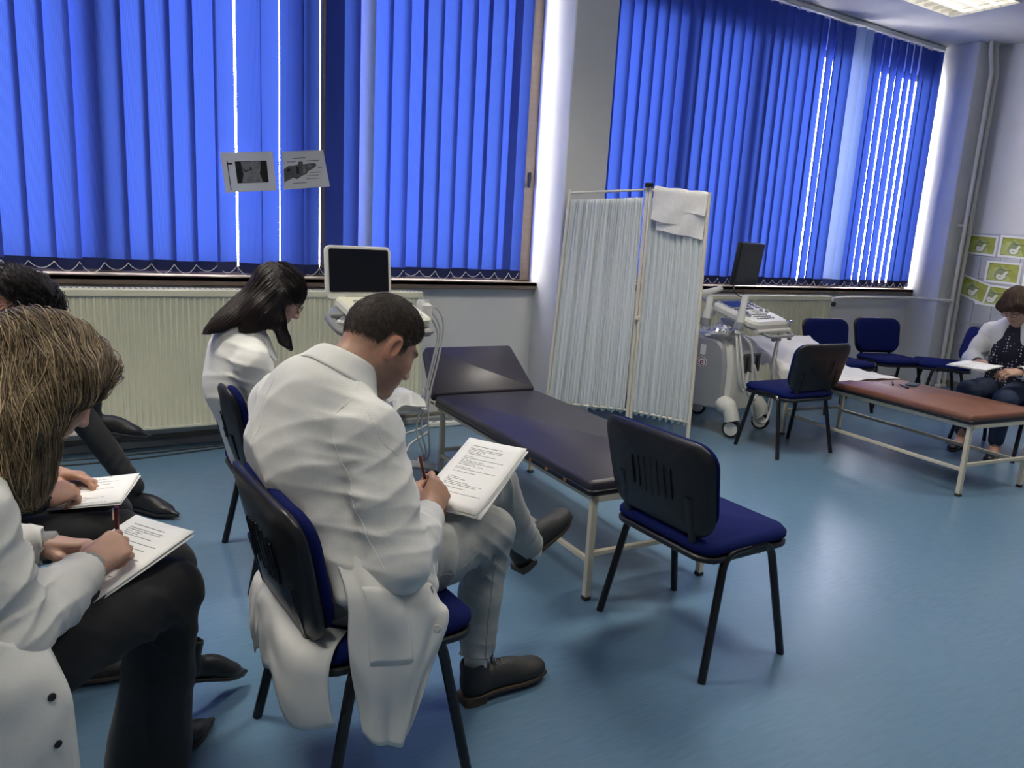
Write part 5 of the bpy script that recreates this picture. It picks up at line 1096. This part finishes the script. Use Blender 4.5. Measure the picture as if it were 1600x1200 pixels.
dl = nrm(J['anL'] - J['knL']); F.cone(J['anL'] - dl * .01, J['anL'] + dl * .12, 0.045, 0.05, 0.004, 's'); F.cone(J['anL'] + dl * .03 + dl * .06, J['anL'] + dl * .16, 0.09, 0.1, 0.004, 's')
F.folds([(J['knR'] + A3(-.06, -.03, -.06), 0.10, (.6, .2, .8), 0.045, 0.010), (J['anR'] + A3(0, 0, .10), 0.10, (0.2, .2, 1), 0.045, 0.008), (J['knL'] + A3(-.03, -.05, 0), 0.10, (1, 0, .3), 0.05, 0.008), (J['hpR'] + A3(.18, -.02, .03), 0.16, (.9, .3, -.4), 0.055, 0.009), (J['anL'] - dl * .08, 0.09, dl, 0.04, 0.007)])
tr = field_obj(F, 'trousers', JEAN, RT, 1)
seam(F, [J['knR'] + A3(-.02, -.10, -.05), (J['knR'] + J['anR']) / 2 + A3(-.02, -.10, 0), J['anR'] + A3(0, -.08, .05)], RT, tr, 0.0016, mat('jean_stitch', lin(146, 149, 146), .8))
seam(F, [J['hpR'] + A3(.10, -.12, .02), J['hpR'] + A3(.25, -.10, .0), J['knR'] + A3(-.1, -.12, .0)], RT, tr, 0.0016, mat('jean_stitch', lin(146, 149, 146), .8))
SOCK = mat('white_sock', lin(216, 212, 204), 0.9, var=0.08, vscale=60, bump=0.3, bscale=300)
MB().tube(crom([J['anR'] + A3(0, 0, .06), J['anR'] + A3(-.004, 0, 0), J['anR'] + A3(-.006, 0, -.045)], 5) - np.array(RT.location), 0.0365, 16).obj('sock', SOCK, RT, 180)
MB().tube(crom([J['anL'] - dl * .05, J['anL'] + dl * .02, J['anL'] + dl * .05], 5) - np.array(RT.location), 0.036, 16).obj('sock', SOCK, RT, 180)
shoe(RT, 'lace', (1.005, 1.838, 0.0), (1.335, 1.86, 0.0), size=0.325)
shoe(RT, 'lace', (1.325, 2.055, 0.285), (1.575, 2.13, 0.405), size=0.315, up=-dl)
papers('printed sheets on the knee of the man in grey jeans', [(1.10, 2.03, .803), (1.205, 1.838, .804), (.955, 1.726, .675), (.864, 1.914, .666)], 3, 0.005)
# ---------------------------------------------------------------- dark-haired woman by the radiator
p = Person('woman with long dark hair, glasses and white coat in front of the radiator', (0.785, 3.10, 0)); RT = p.root
J = {k: A3(*v) for k, v in dict(pel=(.72, 3.10, .53), wst=(.635, 3.10, .66), cst=(.585, 3.10, .80), upr=(.595, 3.10, .91), nck=(.645, 3.095, 1.015), shR=(.615, 2.91, .905), shL=(.615, 3.26, .905), elR=(.71, 2.865, .655), wrR=(.90, 2.97, .63), elL=(.72, 3.32, .65), wrL=(.92, 3.22, .63),
     hpR=(.74, 3.02, .51), hpL=(.74, 3.18, .51), knR=(1.18, 3.0, .52), knL=(1.18, 3.18, .52), anR=(1.16, 3.0, .08), anL=(1.16, 3.18, .08)).items()}
sk2 = (0.50, 0.31, 0.235); p.head((.755, 3.085, 1.155), basis(-0.08, 0.62, 0.0), J['nck'] - A3(0, 0, .02), sk2, (0.42, 0.17, 0.15), (0.02, 0.012, 0.01), fem=1, nr_=0.048, scale=0.97)
tips, _ = p.hand(J['wrR'] + A3(.01, .0, 0), (.9, .35, .1), (.1, -.6, .75), J['elR'], 1, GRIP, h=0.003, scale=.92); p.hand(J['wrL'] + A3(.01, 0, 0), (.9, -.35, .05), (.1, .4, .8), J['elL'], -1, HOLD, h=0.003, scale=.92)
p.core(J, 0.9); p.finish()
F = coat_field(J, A3(1, 0, 0), 0.006, 0.165, 1.45, (0.066, 0.058, 0.045)); cuff(F, J, 'R', .034); cuff(F, J, 'L', .034); F.cone(J['pel'], J['pel'] + A3(.2, 0, .0), 0.17, 0.13, 0.05)
F.cone(A3(.72, 3.08, 1.02), A3(.80, 3.08, .70), 0.045, 0.05, 0.02, 's')
F.folds(arm_folds(J, 'R', 0.012) + [(A3(.49, 3.05, .75), .15, (.2, .2, 1), .08, .007), (A3(.60, 2.95, .72), .12, (.3, .3, 1), .06, .007)]); coat = field_obj(F, 'coat', COATM, RT, 1)
F = Field((.48, 2.92, .55), (.86, 3.26, 1.08), 0.008); F.limb([J['wst'] + A3(.03, 0, 0), J['cst'] + A3(.03, 0, 0), J['upr'] + A3(.025, 0, 0), J['nck'] + A3(.015, 0, -.02)], [.145, .145, .12, .058], .04, (1, 0, 0), 1.3)
field_obj(F, 'black_top', mat('black_knit', (0.012, 0.012, 0.014, 1), 0.8), RT, 1)
for z, x in ((.90, .727), (.845, .745), (.79, .76)): button((x, 2.985, z), (.5, -.86, 0), RT, coat, 0.008)
for s in (-1, 1): ctrl_sheet([[(.655, 3.09 + s * .055, 1.05), (.62, 3.09 + s * .085, 1.035), (.61, 3.09 + s * .10, 1.0)], [(.70, 3.09 + s * .06, 1.0), (.69, 3.09 + s * .095, .98), (.67, 3.09 + s * .12, .955)], [(.745, 3.09 + s * .055, .88), (.735, 3.09 + s * .085, .89), (.72, 3.09 + s * .11, .90)]], 6, 6, .004, 0, 0, RT, 'lapel', COATM, coat)
F = Field((.60, 2.9, .03), (1.32, 3.3, .72), 0.009); F.ell(J['pel'], (.15, .17, .11), k=.03)
for q in 'RL': F.limb([J['hp' + q], J['kn' + q], J['an' + q]], [.085, .07, .055], .03)
field_obj(F, 'trousers', mat('black_trouser', (0.010, 0.011, 0.013, 1), 0.75, var=.15, vscale=10, bump=.1, bscale=300, sheen=.1), RT, 1)
for q in 'RL': shoe(RT, 'flat', J['an' + q] * A3(1, 1, 0) - A3(.05, 0, 0), J['an' + q] * A3(1, 1, 0) + A3(.2, 0, 0), size=.25)
def long_hair(p, RT, F, roots_fn, dirfn, n, steps, ds, cols, rad, jit, off, seed, base, wave=0.0):
    hair = field_obj(F, 'hair', HAIRC, RT, 1, base); V, _ = F.mesh(); ok = V[roots_fn(V)]; R_ = np.random.RandomState(seed); R0 = ok[R_.randint(0, len(ok), n)]
    S_ = trace(F, R0, dirfn, steps, ds, off, jit, seed)
    if wave:
        ph = R_.rand(n, 1) * 6; t = np.arange(steps)[None, :]; S_ = S_ + (np.sin(t * ds * 38 + ph) * wave * np.minimum(1, t * ds * 6))[..., None] * R_.normal(0, 1, (n, 1, 3))
    o = strand_mesh(S_, np.full(n, rad) * (0.7 + 0.6 * R_.rand(n)), cols(n, S_), 'hair_strands', HAIR, RT); o.parent = hair; tag(o, kind='stuff'); return hair
lw = lambda *a: p.w(a)
F = Field((.40, 2.92, .90), (.95, 3.26, 1.36), 0.006)
F.ell(lw(0, -.016, .034), np.array((.080, .108, .098)) * .97, p.hR, .02)
for s in (-1, 1): F.limb([lw(s * .055, .02, .05), lw(s * .078, -.01, .0), lw(s * .070, -.045, -.07)], [.028, .028, .024], .03)
F.limb([lw(0, -.075, .02), A3(.625, 3.085, 1.115), A3(.555, 3.07, 1.062), A3(.485, 3.05, 1.025)], [.070, .075, .062, .022], .04, (-.54, 0, .84), 1.9)
F.limb([A3(.715, 3.005, 1.17), A3(.675, 2.995, 1.09), A3(.61, 2.99, 1.03)], [.035, .045, .022], .04, (0, 1, 0), 1.9)
F.limb([A3(.735, 3.00, 1.17), A3(.73, 3.0, 1.06), A3(.76, 3.01, .985), A3(.785, 3.02, .945)], [.022, .024, .016, .006], .02)
F.ell(lw(0, .105, -.045), (.052, .075, .085), p.hR, .012, 's')
hc2 = A3(.018, .011, .010)
long_hair(p, RT, F, lambda V: (V[:, 2] > 1.02), lambda P, t: np.stack([-.75 + 0 * P[:, 0] + 1.5 * (P[:, 0] > .74), 0 * P[:, 0], -.75 - .2 * (P[:, 0] > .74)], 1), 3200, 20, 0.013, lambda n, S: tint(hc2 * 1.4, n, .5, 3), .0011, .06, .003, 4, lambda V: np.tile(hc2, (len(V), 1)))
def glasses(p, RT, m, rim=True):
    g = MB()
    for s in (-1, 1):
        t = np.linspace(0, 2 * PI, 15); P_ = np.array([p.w((s * .031 + .024 * math.cos(a), .107 - .006 * abs(math.cos(a)), .002 + .019 * math.sin(a))) for a in t]); g.tube(P_ - np.array(RT.location), .0014, 6)
        g.tube(np.array([p.w((s * .056, .100, .008)), p.w((s * .074, .05, .010)), p.w((s * .080, -.005, .014)), p.w((s * .080, -.025, -.002))]) - np.array(RT.location), .0017, 6)
    g.tube(np.array([p.w((-.008, .112, .005)), p.w((0, .116, .008)), p.w((.008, .112, .005))]) - np.array(RT.location), .0014, 6); return g.obj('glasses', m, RT, 60)
glasses(p, RT, mat('dark_frame', (0.03, .025, .025, 1), .3))
papers('printed sheet on the lap of the dark-haired woman', [(1.07, 3.22, .66), (1.07, 3.01, .66), (.80, 3.01, .63), (.80, 3.22, .63)], 1)
# ---------------------------------------------------------------- blonde woman in the left foreground
p = Person('blonde woman in white coat and wide black trousers writing at left edge', (-0.42, 1.60, 0)); RT = p.root
f3 = nrm((.89, .454, 0)); r3 = A3(f3[1], -f3[0], 0)
J = {k: A3(*v) for k, v in dict(pel=(-.37, 1.60, .53), wst=(-.37, 1.62, .67), cst=(-.33, 1.645, .81), upr=(-.265, 1.68, .91), nck=(-.165, 1.735, .99), shR=(-.165, 1.545, .90), shL=(-.30, 1.84, .90), elR=(-.115, 1.525, .675), wrR=(.012, 1.725, .695), elL=(-.24, 1.97, .68), wrL=(-.065, 1.945, .675),
     hpR=(-.31, 1.53, .53), hpL=(-.39, 1.69, .53), knR=(.185, 1.835, .56), anR=(.13, 1.93, .09), knL=(.19, 2.0, .545), anL=(.20, 2.13, .19)).items()}
sk3 = (0.53, 0.32, 0.235); p.head((-.035, 1.80, 1.09), basis(0.42, 0.70, 0.0), J['nck'] - A3(0, 0, .02), sk3, (0.45, 0.2, 0.17), (0.08, 0.05, 0.03), fem=1, nr_=0.048, scale=1.0, h=0.0028)
tips, hR = p.hand(J['wrR'] + A3(.012, .012, .004), (.70, .62, .22), (.10, -.62, .75), J['elR'], 1, GRIP, h=0.0022, scale=.98, fr=(.025, .036))
p.hand(J['wrL'] + A3(.012, -.004, .0), (.90, -.42, .02), (.05, .25, .95), J['elL'], -1, RELAX, h=0.0026, scale=.96, fr=(.025, .036))
p.core(J, .92); p.finish()
pen('dark red pen in the hand of the blonde woman', tips[4] + A3(.015, .02, -.045), tips[4] + A3(.015, .01, .085), mat('wine_plastic', lin(96, 18, 26), 0.3))
F = coat_field(J, f3, 0.005, 0.17, 1.4, (0.072, 0.064, 0.047)); cuff(F, J, 'R', .036); cuff(F, J, 'L', .036); F.cone(J['pel'] + r3 * .04, J['hpR'] + f3 * .16 + A3(0, 0, .04), .15, .10, .05)
F.folds(arm_folds(J, 'R', .011) + arm_folds(J, 'L', .008)); F.lump(.001, 24); coat = field_obj(F, 'coat', COATM, RT, 1)
seam(F, [A3(-.20, 1.58, .97), A3(-.20, 1.50, .88), A3(-.17, 1.47, .78)], RT, coat)
SLV = mat('grey_knit_sleeve', lin(150, 150, 146), .85)
for q in 'RL':
    d = nrm(J['wr' + q] - J['el' + q]); MB().tube(np.array([J['wr' + q] - d * .03, J['wr' + q] + d * .022, J['wr' + q] + d * .026]) - np.array(RT.location), [.0385, .036, .031], 18, flat=.9).obj('inner_sleeve', SLV, RT, 60)
PG = [[(-.36, 1.47, .86), (-.23, 1.445, .80), (-.135, 1.44, .72), (-.055, 1.50, .655)], [(-.36, 1.44, .72), (-.236, 1.415, .70), (-.125, 1.41, .64), (-.03, 1.46, .60)], [(-.36, 1.42, .56), (-.246, 1.40, .56), (-.128, 1.40, .54), (-.02, 1.45, .52)], [(-.36, 1.41, .36), (-.258, 1.40, .36), (-.135, 1.40, .36), (-.018, 1.445, .37)], [(-.36, 1.41, .16), (-.258, 1.40, .16), (-.14, 1.40, .16), (-.02, 1.44, .18)]]
sk, G = ctrl_sheet(PG, 9, 10, .004, .006, 1, RT, 'coat_skirt', COATM, coat)
for u in (.56, .76, .36):
    i, j = int(u * (G.shape[0] - 1)), int(.90 * (G.shape[1] - 1)); n = nrm(np.cross(G[i + 1, j] - G[i, j], G[i, j + 1] - G[i, j])); n = n if n[1] < 0 else -n; button(G[i, j] + n * .003, n, RT, sk, .0075, SNAP)
BT = mat('black_trouser', (0.010, 0.011, 0.013, 1), 0.75)
F = Field((-.58, 1.40, .0), (.46, 2.28, .74), 0.0065); F.ell(J['pel'], (.15, .17, .11), k=.03)
F.limb([J['hpR'], (J['hpR'] + J['knR']) / 2, J['knR']], [.092, .090, .080], .03); F.limb([J['knR'], J['knR'] * .5 + J['anR'] * .5, J['anR'] - A3(0, 0, .045)], [.078, .090, .110], .02, (.5, .6, 0), 1.25)
F.limb([J['hpL'], J['knL']], [.09, .078], .02); F.limb([J['knL'], (J['knL'] + J['anL']) / 2, J['anL']], [.076, .072, .070], .02)
F.plane((0, 0, .035), (0, 0, -1)); F.folds([(J['knR'] + A3(-.05, -.05, -.08), .14, (.8, .2, .6), .08, .009), (J['anR'] + A3(0, -.05, .2), .22, (1, .1, .1), .09, .010), (J['hpR'] + A3(.25, .05, .05), .16, (.7, .1, .7), .07, .008)])
field_obj(F, 'trousers', BT, RT, 1)
shoe(RT, 'pointed', J['anR'] * A3(1, 1, 0) - A3(.03, 0.02, 0), J['anR'] * A3(1, 1, 0) + A3(.18, .13, 0), size=.25); shoe(RT, 'pointed', (.21, 2.13, .12), (.345, 2.19, .06), size=.25)
# hair
lw = lambda *a: p.w(a)
F = Field((-.36, 1.58, .80), (.17, 2.02, 1.30), 0.005)
F.ell(lw(0, -.018, .036), (.088, .116, .104), p.hR, .02)
F.limb([lw(.05, .045, .075), lw(.085, .0, .02), lw(.086, -.035, -.05), A3(-.055, 1.675, .945)], [.032, .034, .034, .022], .04)
F.limb([lw(-.045, .045, .075), lw(-.088, .03, .0), lw(-.088, .01, -.07), A3(-.10, 1.90, .93)], [.035, .038, .042, .03], .04)
F.limb([lw(0, -.09, .03), A3(-.155, 1.76, 1.085), A3(-.18, 1.74, 1.0), A3(-.18, 1.73, .94)], [.072, .080, .068, .035], .05)
F.limb([lw(.08, -.05, .02), A3(-.095, 1.67, 1.03), A3(-.105, 1.66, .955), A3(-.075, 1.655, .895)], [.04, .048, .036, .016], .05)
F.ell(lw(.012, .120, -.040), (.078, .082, .092), p.hR, .014, 's'); F.lump(.002, 55)
hb, hl = A3(.085, .056, .033), A3(.50, .37, .21)
def bcol(n, S):
    R_ = np.random.RandomState(8); z = S[:, -1, 2]; w = np.clip(R_.rand(n) ** 2.2 * 1.1 + np.clip((1.04 - z) * 1.2, 0, .35), 0, 1)[:, None]; return (hb * (1 - w) + hl * w) * (0.75 + .5 * R_.rand(n, 1))
def cmb(P, t):
    L_ = p.local(P); s = np.sign(L_[:, 0] + .012); q = np.stack([s * 1.0, .35 + 0 * s - 2 * np.maximum(0, L_[:, 1]), -.2 + 0 * s], 1) @ p.hR.T; up = np.clip((L_[:, 2] - .03) / .06, 0, 1)[:, None]
    dn = np.stack([.12 + .0 * s, .0 * s, -1.0 + 0 * s], 1); return q * up + dn * (1 - up)
long_hair(p, RT, F, lambda V: (V[:, 2] > 1.03), cmb, 4200, 26, 0.0115, bcol, .0012, .16, .0045, 6, lambda V: np.tile(hb * .8, (len(V), 1)), .0016)
papers('printed sheet under the writing hand of the blonde woman', [(.133, 2.015, .694), (.253, 1.838, .696), (.001, 1.689, .622), (-.104, 1.868, .615)], 2, 0.003)
# ---------------------------------------------------------------- man at the far left
p = Person('man with short dark hair and black glasses behind the blonde woman', (-0.50, 2.58, 0)); RT = p.root
J = {k: A3(*v) for k, v in dict(pel=(-.48, 2.58, .53), wst=(-.47, 2.58, .68), cst=(-.42, 2.58, .83), upr=(-.335, 2.59, .95), nck=(-.26, 2.60, 1.02), shR=(-.30, 2.41, .94), shL=(-.30, 2.78, .94), elR=(-.22, 2.36, .68), wrR=(-.085, 2.50, .60), elL=(-.2, 2.86, .68), wrL=(-.06, 2.74, .60),
     hpR=(-.42, 2.50, .49), hpL=(-.42, 2.67, .49), knR=(.12, 2.54, .45), knL=(.10, 2.72, .45), anR=(-.06, 2.46, .09), anL=(.06, 2.72, .09)).items()}
p.head((-.15, 2.60, 1.14), basis(0.0, 0.75, 0.0), J['nck'] - A3(.01, 0, .02), sk1, (0.36, 0.15, 0.12), (0.02, 0.012, 0.01), beard=.5, nr_=.060, scale=1.05)
p.hand(J['wrR'] + A3(.01, .004, 0), (.75, .55, .05), (.0, -.5, .85), J['elR'], 1, GRIP, h=.003); p.hand(J['wrL'] + A3(.01, 0, 0), (.85, -.5, .0), (.0, .3, .9), J['elL'], -1, RELAX, h=.003)
p.core(J); p.finish()
F = Field((-0.10, -0.14, -0.09), (0.10, 0.13, 0.16), 0.003); F.ell((0, -0.015, 0.031), (0.0775, 0.102, 0.094), k=0.01); F.ell((0, 0.015, 0.083), (0.062, 0.090, 0.062), k=0.02); F.cut(short_hairline([(-0.14, -0.01), (-0.085, .02), (-0.045, .05), (-0.034, 0.055), (0.006, 0.058), (0.012, 0.058), (0.030, 0.058), (0.036, 0.058), (0.062, 0.060), (0.080, 0.070), (0.13, 0.085)])); F.lump(0.002, 120)
hc4 = A3(.014, .011, .010); hair, V, Fc = p.local_obj(F, 'hair', HAIRC, 1, lambda V: hc4 + (A3(.16, .09, .065) - hc4) * np.clip((.055 - V[:, 2]) / .06, 0, 1)[:, None])
up_ = V[V[:, 2] > 0.045]; R0 = up_[np.random.RandomState(1).randint(0, len(up_), 2600)]
S_ = trace(F, R0, lambda P, t: np.stack([P[:, 0] * 3 + .3, 0.9 + 0 * P[:, 0], -.1 + 0 * P[:, 0]], 1), 6, .008, .006, .35, 5); wS = S_ * p.hs @ p.hR.T + p.hp
o = strand_mesh(wS, np.full(len(wS), .0011), tint(hc4 * 1.3, len(wS), .4, 2), 'hair_strands', HAIR, RT); o.parent = hair; tag(o, kind='stuff')
glasses(p, RT, BLACKP)
F = coat_field(J, A3(1, 0, 0), .009, .18, 1.45, (.075, .062, .045)); cuff(F, J, 'R', .036); cuff(F, J, 'L', .036); F.folds(arm_folds(J, 'R')); field_obj(F, 'jacket', mat('dark_jacket', lin(28, 29, 33), .8), RT, 1)
F = Field((-.66, 2.36, .03), (.28, 2.86, .66), .008); F.ell(J['pel'], (.15, .17, .10), k=.03)
for q in 'RL': F.limb([J['hp' + q], J['kn' + q]], [.09, .068], .03); F.limb([J['kn' + q], J['an' + q]], [.066, .056], .02)
field_obj(F, 'trousers', BT, RT, 1); shoe(RT, 'lace', (-.14, 2.47, 0), (.13, 2.44, 0), size=.29); shoe(RT, 'lace', (.0, 2.72, 0), (.28, 2.72, 0), size=.29)
papers('printed form on the thigh of the man at far left', [(-.053, 2.77, .563), (.166, 2.68, .592), (.152, 2.475, .568), (-.095, 2.56, .548)], 2, .003)
# ---------------------------------------------------------------- person by the radiator, only the legs in view
p = Person('person in black trousers and pointed black shoes, legs crossed by the radiator', (-0.45, 4.0, 0)); RT = p.root
J = {k: A3(*v) for k, v in dict(pel=(-.47, 4.0, .52), wst=(-.53, 4.0, .66), cst=(-.56, 4.0, .82), upr=(-.56, 4.0, .95), nck=(-.54, 4.0, 1.05), shR=(-.54, 3.83, .95), shL=(-.54, 4.17, .95), elR=(-.48, 3.78, .68), wrR=(-.30, 3.88, .62), elL=(-.48, 4.22, .68), wrL=(-.30, 4.12, .62),
     hpR=(-.42, 3.92, .50), hpL=(-.42, 4.08, .50), knR=(.04, 3.98, .52), knL=(-.04, 3.93, .62), anR=(.255, 3.92, .13), anL=(.075, 3.98, .50)).items()}
p.head((-.50, 4.0, 1.19), basis(0, .3), J['nck'], sk1, (0.36, 0.15, 0.12), (0.02, 0.012, 0.01), h=.005)
for q, sd in (('R', 1), ('L', -1)): p.hand(J['wr' + q], (.9, .2 * sd, -.1), (0, 0, 1), J['el' + q], sd, RELAX, h=.004)
p.core(J); p.finish()
F = Field((-0.10, -0.14, -0.09), (0.10, 0.13, 0.16), 0.005); F.ell((0, -0.015, 0.031), (0.081, 0.106, 0.098), k=0.01); F.cut(short_hairline()); p.local_obj(F, 'hair', HAIRC, 1, lambda V: np.tile(hc4, (len(V), 1)))
F = coat_field(J, A3(1, 0, 0), .010, .18, 1.45); cuff(F, J, 'R', .036); cuff(F, J, 'L', .036); field_obj(F, 'jacket', MATS['dark_jacket'], RT, 1)
F = Field((-.66, 3.75, .03), (.42, 4.22, .76), .008); F.ell(J['pel'], (.15, .17, .10), k=.03); F.limb([J['hpR'], J['knR'], J['anR']], [.088, .066, .05], .02); F.limb([J['hpL'], J['knL'], J['anL'] + A3(-.01, 0, .0)], [.088, .068, .052], .02); F.folds([(J['anR'] + A3(-.08, 0, .12), .12, (.7, 0, -.6), .05, .006)]); field_obj(F, 'trousers', BT, RT, 1)
shoe(RT, 'pointed', (.225, 3.965, 0.0), (.455, 3.70, 0.0), size=.30); shoe(RT, 'pointed', (.035, 3.98, .415), (.30, 3.98, .345), size=.30, up=(.25, 0, 1))
# ---------------------------------------------------------------- woman in the polka-dot blouse
p = Person('woman in white coat over polka-dot blouse writing beside the brown couch', (6.20, 2.83, 0)); RT = p.root
J = {k: A3(*v) for k, v in dict(pel=(6.20, 2.83, .52), wst=(6.21, 2.82, .66), cst=(6.19, 2.81, .80), upr=(6.15, 2.80, .92), nck=(6.09, 2.79, 1.01), shR=(6.13, 2.99, .92), shL=(6.11, 2.60, .92), elR=(6.05, 3.06, .70), wrR=(5.87, 2.92, .70), elL=(6.03, 2.50, .68), wrL=(5.80, 2.60, .69),
     hpR=(6.17, 2.92, .50), hpL=(6.16, 2.74, .50), knR=(5.76, 2.90, .50), knL=(5.76, 2.64, .49), anR=(5.98, 3.0, .10), anL=(5.91, 2.715, .10)).items()}
sk5 = (0.50, 0.30, 0.22); p.head((5.97, 2.775, 1.145), basis(PI - .05, .75, 0), J['nck'] - A3(0, 0, .02), sk5, (0.42, 0.17, 0.15), (0.05, 0.03, 0.02), fem=1, nr_=.048, h=.0035)
tips, _ = p.hand(J['wrR'] + A3(-.01, 0, 0), (-.75, -.62, .12), (-.1, .6, .75), J['elR'], 1, GRIP, h=.003, scale=.95); p.hand(J['wrL'] + A3(-.01, 0, 0), (-.85, .45, -.05), (-.1, -.5, .85), J['elL'], -1, HOLD, h=.003, scale=.95)
p.core(J, .92); p.finish(); pen('dark pen in the hand of the woman in polka dots', tips[4] + A3(-.01, -.02, -.04), tips[4] + A3(.02, .01, .08), BLACKP)
DOT = mat('polka_dot_fabric', lin(22, 24, 40), .7, var=0.0); _nt = DOT.node_tree; _N = _nt.nodes; _tc = _N.new('ShaderNodeTexCoord'); _vo = _N.new('ShaderNodeTexVoronoi'); _vo.inputs['Scale'].default_value = 44; _vo.inputs['Randomness'].default_value = .25; _nt.links.new(_tc.outputs['Object'], _vo.inputs['Vector'])
_lt = _N.new('ShaderNodeMath'); _lt.operation = 'LESS_THAN'; _lt.inputs[1].default_value = .24; _nt.links.new(_vo.outputs['Distance'], _lt.inputs[0]); _mx = _N.new('ShaderNodeMix'); _mx.data_type = 'RGBA'; _mx.inputs[6].default_value = lin(20, 22, 38); _mx.inputs[7].default_value = lin(220, 220, 222); _nt.links.new(_lt.outputs[0], _mx.inputs[0]); _nt.links.new(_mx.outputs[2], _N['Principled BSDF'].inputs['Base Color'])
F = Field((5.95, 2.58, .46), (6.42, 3.04, 1.06), .008); F.limb([J['pel'] + A3(-.03, 0, .02), J['wst'] + A3(-.03, 0, 0), J['cst'] + A3(-.03, 0, 0), J['upr'] + A3(-.02, 0, 0), J['nck'] + A3(0, 0, -.02)], [.165, .16, .16, .13, .058], .04, (1, 0, 0), 1.25); field_obj(F, 'blouse', DOT, RT, 1)
F = coat_field(J, A3(1, 0, 0), .007, .185, 1.35, (.072, .062, .046)); cuff(F, J, 'R', .036); cuff(F, J, 'L', .036); F.cone(A3(6.0, 2.795, 1.02), A3(5.99, 2.80, .50), .055, .115, .02, 's'); F.folds(arm_folds(J, 'R', .008) + arm_folds(J, 'L', .008)); coat = field_obj(F, 'coat', COATM, RT, 1)
for z in (.85, .76): button((6.035, 2.90, z), (-1, .2, 0), RT, coat, .008)
for s, P_ in ((1, [[(6.12, 3.04, .56), (6.26, 3.05, .56), (6.38, 3.02, .56)], [(6.12, 3.07, .36), (6.26, 3.08, .36), (6.38, 3.07, .36)], [(6.16, 3.09, .20), (6.26, 3.09, .20), (6.36, 3.09, .2)]]), (2, [[(6.12, 2.62, .56), (6.26, 2.60, .56), (6.38, 2.62, .56)], [(6.12, 2.57, .36), (6.26, 2.56, .36), (6.38, 2.57, .36)], [(6.16, 2.56, .22), (6.26, 2.55, .22), (6.36, 2.56, .22)]])): ctrl_sheet(P_, 8, 8, .003, .006, s, RT, 'coat_skirt', COATM, coat)
F = Field((5.64, 2.52, .03), (6.40, 3.08, .66), .007); F.ell(J['pel'], (.15, .17, .10), k=.03)
for q in 'RL': F.limb([J['hp' + q], J['kn' + q]], [.09, .073], .03); F.limb([J['kn' + q], J['an' + q] + A3(0, 0, .05)], [.070, .052], .02)
F.folds([(J['knR'] + A3(0, 0, -.02), .1, (0, .5, 1), .05, .006), (J['knL'] + A3(0, 0, -.02), .1, (0, .5, 1), .05, .006)]); field_obj(F, 'jeans', mat('navy_denim', lin(34, 48, 74), .85, var=.2, vscale=12, bump=.2, bscale=380), RT, 1)
for q, t in (('R', (5.87, 2.98)), ('L', (5.79, 2.68))):
    a = J['an' + q]; h_ = A3(a[0] + .045, a[1] + .008, 0); shoe(RT, 'flat', h_, A3(*t, 0), size=.245); d = nrm(A3(*t, 0) - h_)
    F = Field(np.minimum(h_, A3(*t, 0)) - .08, np.maximum(h_, A3(*t, 0)) + A3(.08, .08, .2), .005); F.limb([a + A3(0, 0, .08), a + A3(0.005, 0, -.03)], [.036, .037], .01); F.limb([a + A3(0, 0, -.03), h_ + d * .12 + A3(0, 0, .045), h_ + d * .20 + A3(0, 0, .03)], [.034, .032, .022], .02); V, Fc = F.mesh(); link('foot_skin', np_mesh('foot_skin', V - np.array(RT.location), Fc, SKIN, np.tile(np.array(sk5), (len(V), 1))), RT)
lw = lambda *a: p.w(a)
F = Field((5.80, 2.62, .98), (6.16, 2.93, 1.32), .006); F.ell(lw(0, -.018, .036), (.086, .112, .102), p.hR, .02)
for s in (-1, 1): F.limb([lw(s * .05, .06, .072), lw(s * .082, .035, .02), lw(s * .082, .02, -.05)], [.026, .026, .018], .03)
F.limb([lw(-.03, .085, .075), lw(.045, .098, .055)], [.02, .016], .02); F.ell(lw(0, .115, -.05), (.05, .06, .075), p.hR, .012, 's')
hc5 = A3(.085, .048, .03); long_hair(p, RT, F, lambda V: V[:, 2] > 1.03, lambda P, t: np.stack([-.5 + 0 * P[:, 0], (P[:, 1] - 2.775) * 8, -.7 + 0 * P[:, 0]], 1), 1100, 10, .011, lambda n, S: tint(hc5, n, .4, 3), .0012, .15, .003, 4, lambda V: np.tile(hc5 * .8, (len(V), 1)))
glasses(p, RT, MATS['dark_frame'])
w_ = J['wrL'] + A3(.02, -.01, 0); x_, y_, z_ = frame(J['wrL'] - J['elL']); t_ = np.linspace(0, 2 * PI, 17); MB().tube(np.array([w_ + .034 * (math.cos(a) * x_ + math.sin(a) * y_) for a in t_]) - np.array(RT.location), .006, 6).obj('watch', BLACKM, RT)
papers('printed sheets held by the woman in the polka-dot blouse', [(5.52, 2.963, .693), (5.51, 2.666, .695), (5.705, 2.69, .719), (5.73, 2.958, .717)], 3, .002)
